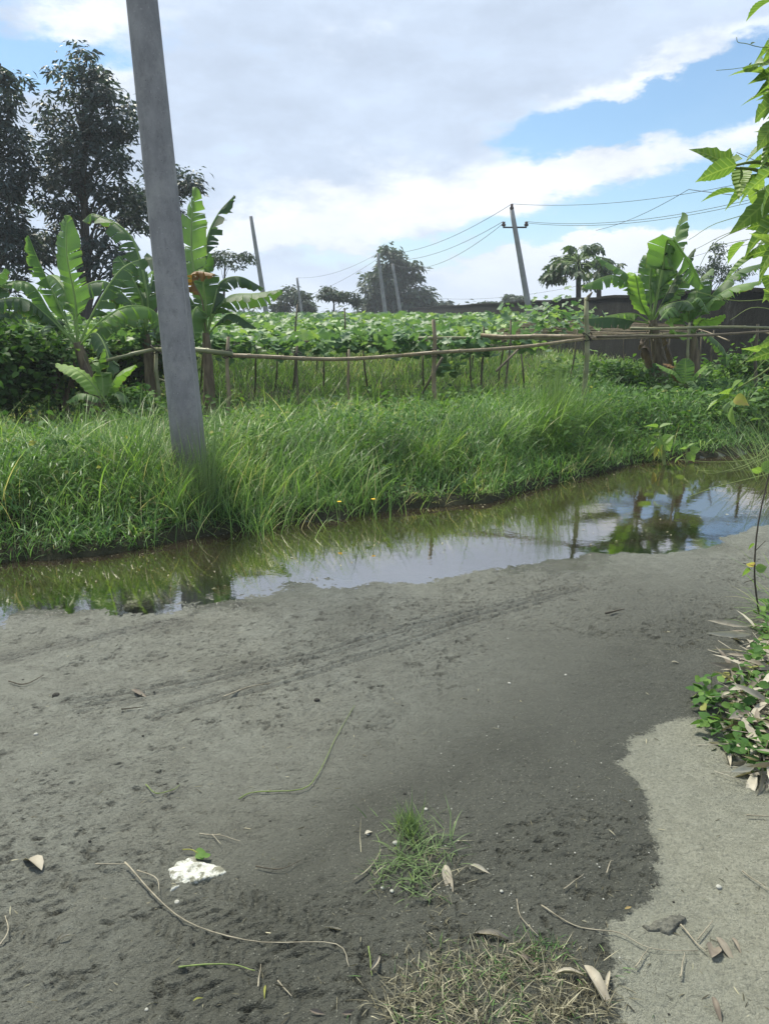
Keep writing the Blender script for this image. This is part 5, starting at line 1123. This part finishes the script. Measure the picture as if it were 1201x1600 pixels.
dry_leaf('white dry leaf on the mud at the upper right', (1048, 1037), (1062, 1037), .8, .1, .9)
def pebble(p, r, label, mat, group, cat='pebble', name='pebble'):
    mb = MB(); n = 5; u = np.linspace(-1, 1, n+2)
    tube(mb, [p+V(0, 0, r*.55*q+r*.3) for q in u], r*np.sqrt(np.clip(1-u*u, .02, 1)), 8, .12); tag(mb.build(name, mat), label, cat, group)
pebble(onground(88, 1088), .017, 'round black mud clod on the left part of the road', M_clod, None, 'clod', 'mud_clod')
pebble(onground(495, 1095), .012, 'small dark clod near the tyre rut at the centre', M_clod, None, 'clod', 'mud_clod')
named = [((57, 1148), .012, 'pale grey pebble below the black clod at left'), ((277, 1410), .010, 'white chip just below the white patch'), ((665, 1265), .009, 'round white pebble right above the green tuft'), ((618, 1318), .012, 'white stone chip stuck at the left of the green tuft'),
         ((795, 1068), .010, 'oval white pebble on the centre right mud'), ((883, 1055), .009, 'white pebble right of the oval one'), ((1122, 1387), .012, 'pale stone on the concrete patch'), ((597, 1388), .007, 'little pebble just below the green tuft, left one'), ((612, 1393), .008, 'little pebble just below the green tuft, right one'), ((783, 1393), .007, 'small white pebble on the dark ground right of the tuft'),
         ((575, 1304), .007, 'tiny white chip beside the small pale leaf'), ((793, 998), .007, 'tiny white pebble at the far mud'), ((229, 1578), .006, 'tiny pale chip near the bottom left')]
for (q, r, lab) in named: pebble(onground(*q), r*.72, lab, M_pebble, None)
for k in range(110):
    px, py = random.uniform(680, 1020), random.uniform(1130, 1500)
    pebble(onground(px, py), random.uniform(.0012, .003), 'tiny pale grit stone on the damp dark ground', M_pebble, 'grit stones on the damp ground')
for k in range(60):
    px, py = random.uniform(10, 1100), random.uniform(980, 1590)
    pebble(onground(px, py), random.uniform(.002, .005), 'tiny dark crumb of mud on the grey road', M_clod, 'mud crumbs on the road', 'clod', 'mud_crumb')
def chunk(pts, h, name, label, cat, m, rough=1.0):
    poly = np.array([onground(*q)[:2] for q in pts]); zc = float(np.mean(Hz(poly[:, 0], poly[:, 1])))
    gx = np.linspace(poly[:, 0].min()-.01, poly[:, 0].max()+.01, 70); gy = np.linspace(poly[:, 1].min()-.01, poly[:, 1].max()+.01, 70); X, Y = np.meshgrid(gx, gy); x, y = X.ravel(), Y.ravel()
    s = poly_sd(x, y, poly)+.006*fbm(x, y, 60, 3, 9); z = zc-.016+(.018+h)*sstep(s, -.004, .006)+rough*(.003*fbm(x, y, 60, 4, 2)+.004*fbm(x, y, 22, 2, 7))
    i = (np.arange(69)[:, None]*70+np.arange(69)[None, :]).ravel(); F = np.stack([i, i+1, i+71, i+70], -1); F = F[s[F].max(1) > -.008]; u, inv = np.unique(F, return_inverse=True)
    mb = MB(); mb.add(np.stack([x, y, z], -1)[u], inv.reshape(-1, 4)); return tag(mb.build(name, m), label, cat)
def white_patch():
    pts = [(263, 1358), (275, 1350), (295, 1341), (308, 1336), (312, 1347), (330, 1351), (348, 1354), (358, 1364), (340, 1371), (318, 1377), (300, 1382), (282, 1388), (264, 1391), (268, 1375)]
    m = plain_mat('white_plaster', (.40, .41, .36), (.66, .67, .62), 40, .9, .8, .006, extra=(30, .47, (.17, .17, .13)))
    chunk(pts, .003, 'plaster_chunk', 'flat jagged white plaster chunk embedded in the mud', 'plaster', m, 1.5)
    chunk([(1002, 1448), (1018, 1440), (1040, 1434), (1060, 1432), (1072, 1438), (1060, 1450), (1045, 1464), (1030, 1458), (1012, 1456)], .002, 'mud_clump', 'dark crumbly lump of mud on the edge of the concrete', 'mud lump', plain_mat('mud_clump', (.05, .05, .042), (.17, .17, .14), 60, .9, .8, .005), 2.2)
    mb = MB()
    for a, b in [((305, 1338), (322, 1336)), ((312, 1342), (326, 1344)), ((318, 1346), (330, 1340)), ((308, 1340), (318, 1348))]: hand_leaf(mb, onground(*a, .014), onground(*b, .016), 1.2, .2, LEAF_OVAL, .8)
    tube(mb, bez([onground(286, 1332, .01), onground(300, 1334, .014), onground(310, 1340, .014)], 6), .002, 5, rnd=1)
    tag(mb.build('green_sprig', M_weed), 'little green sprig lying on the white plaster chunk', 'sprig')
white_patch()
for i, (px, py, lab) in enumerate([(583, 780, 'right one of the two tiny yellow flowers near the water'), (530, 784, 'left one of the two tiny yellow flowers near the water')]):
    c = P(px, py, 5.75); b = V(c[0], c[1], float(Hz(c[0], c[1])[0])); root = empty('yellow_flower', b, lab, 'flower', 'yellow flowers')
    mb = MB(); scatter(mb, *LEAF_OVAL, np.repeat(c[None], 8, 0), rotmats(np.linspace(0, 5.5, 8), np.full(8, .3), np.zeros(8)), .02); mb.build('petals', M_flower, root)
    mb = MB(); tube(mb, [b, c], .0015, 5); mb.build('stem', M_gtwig, root)
print('objects', len(bpy.data.objects))
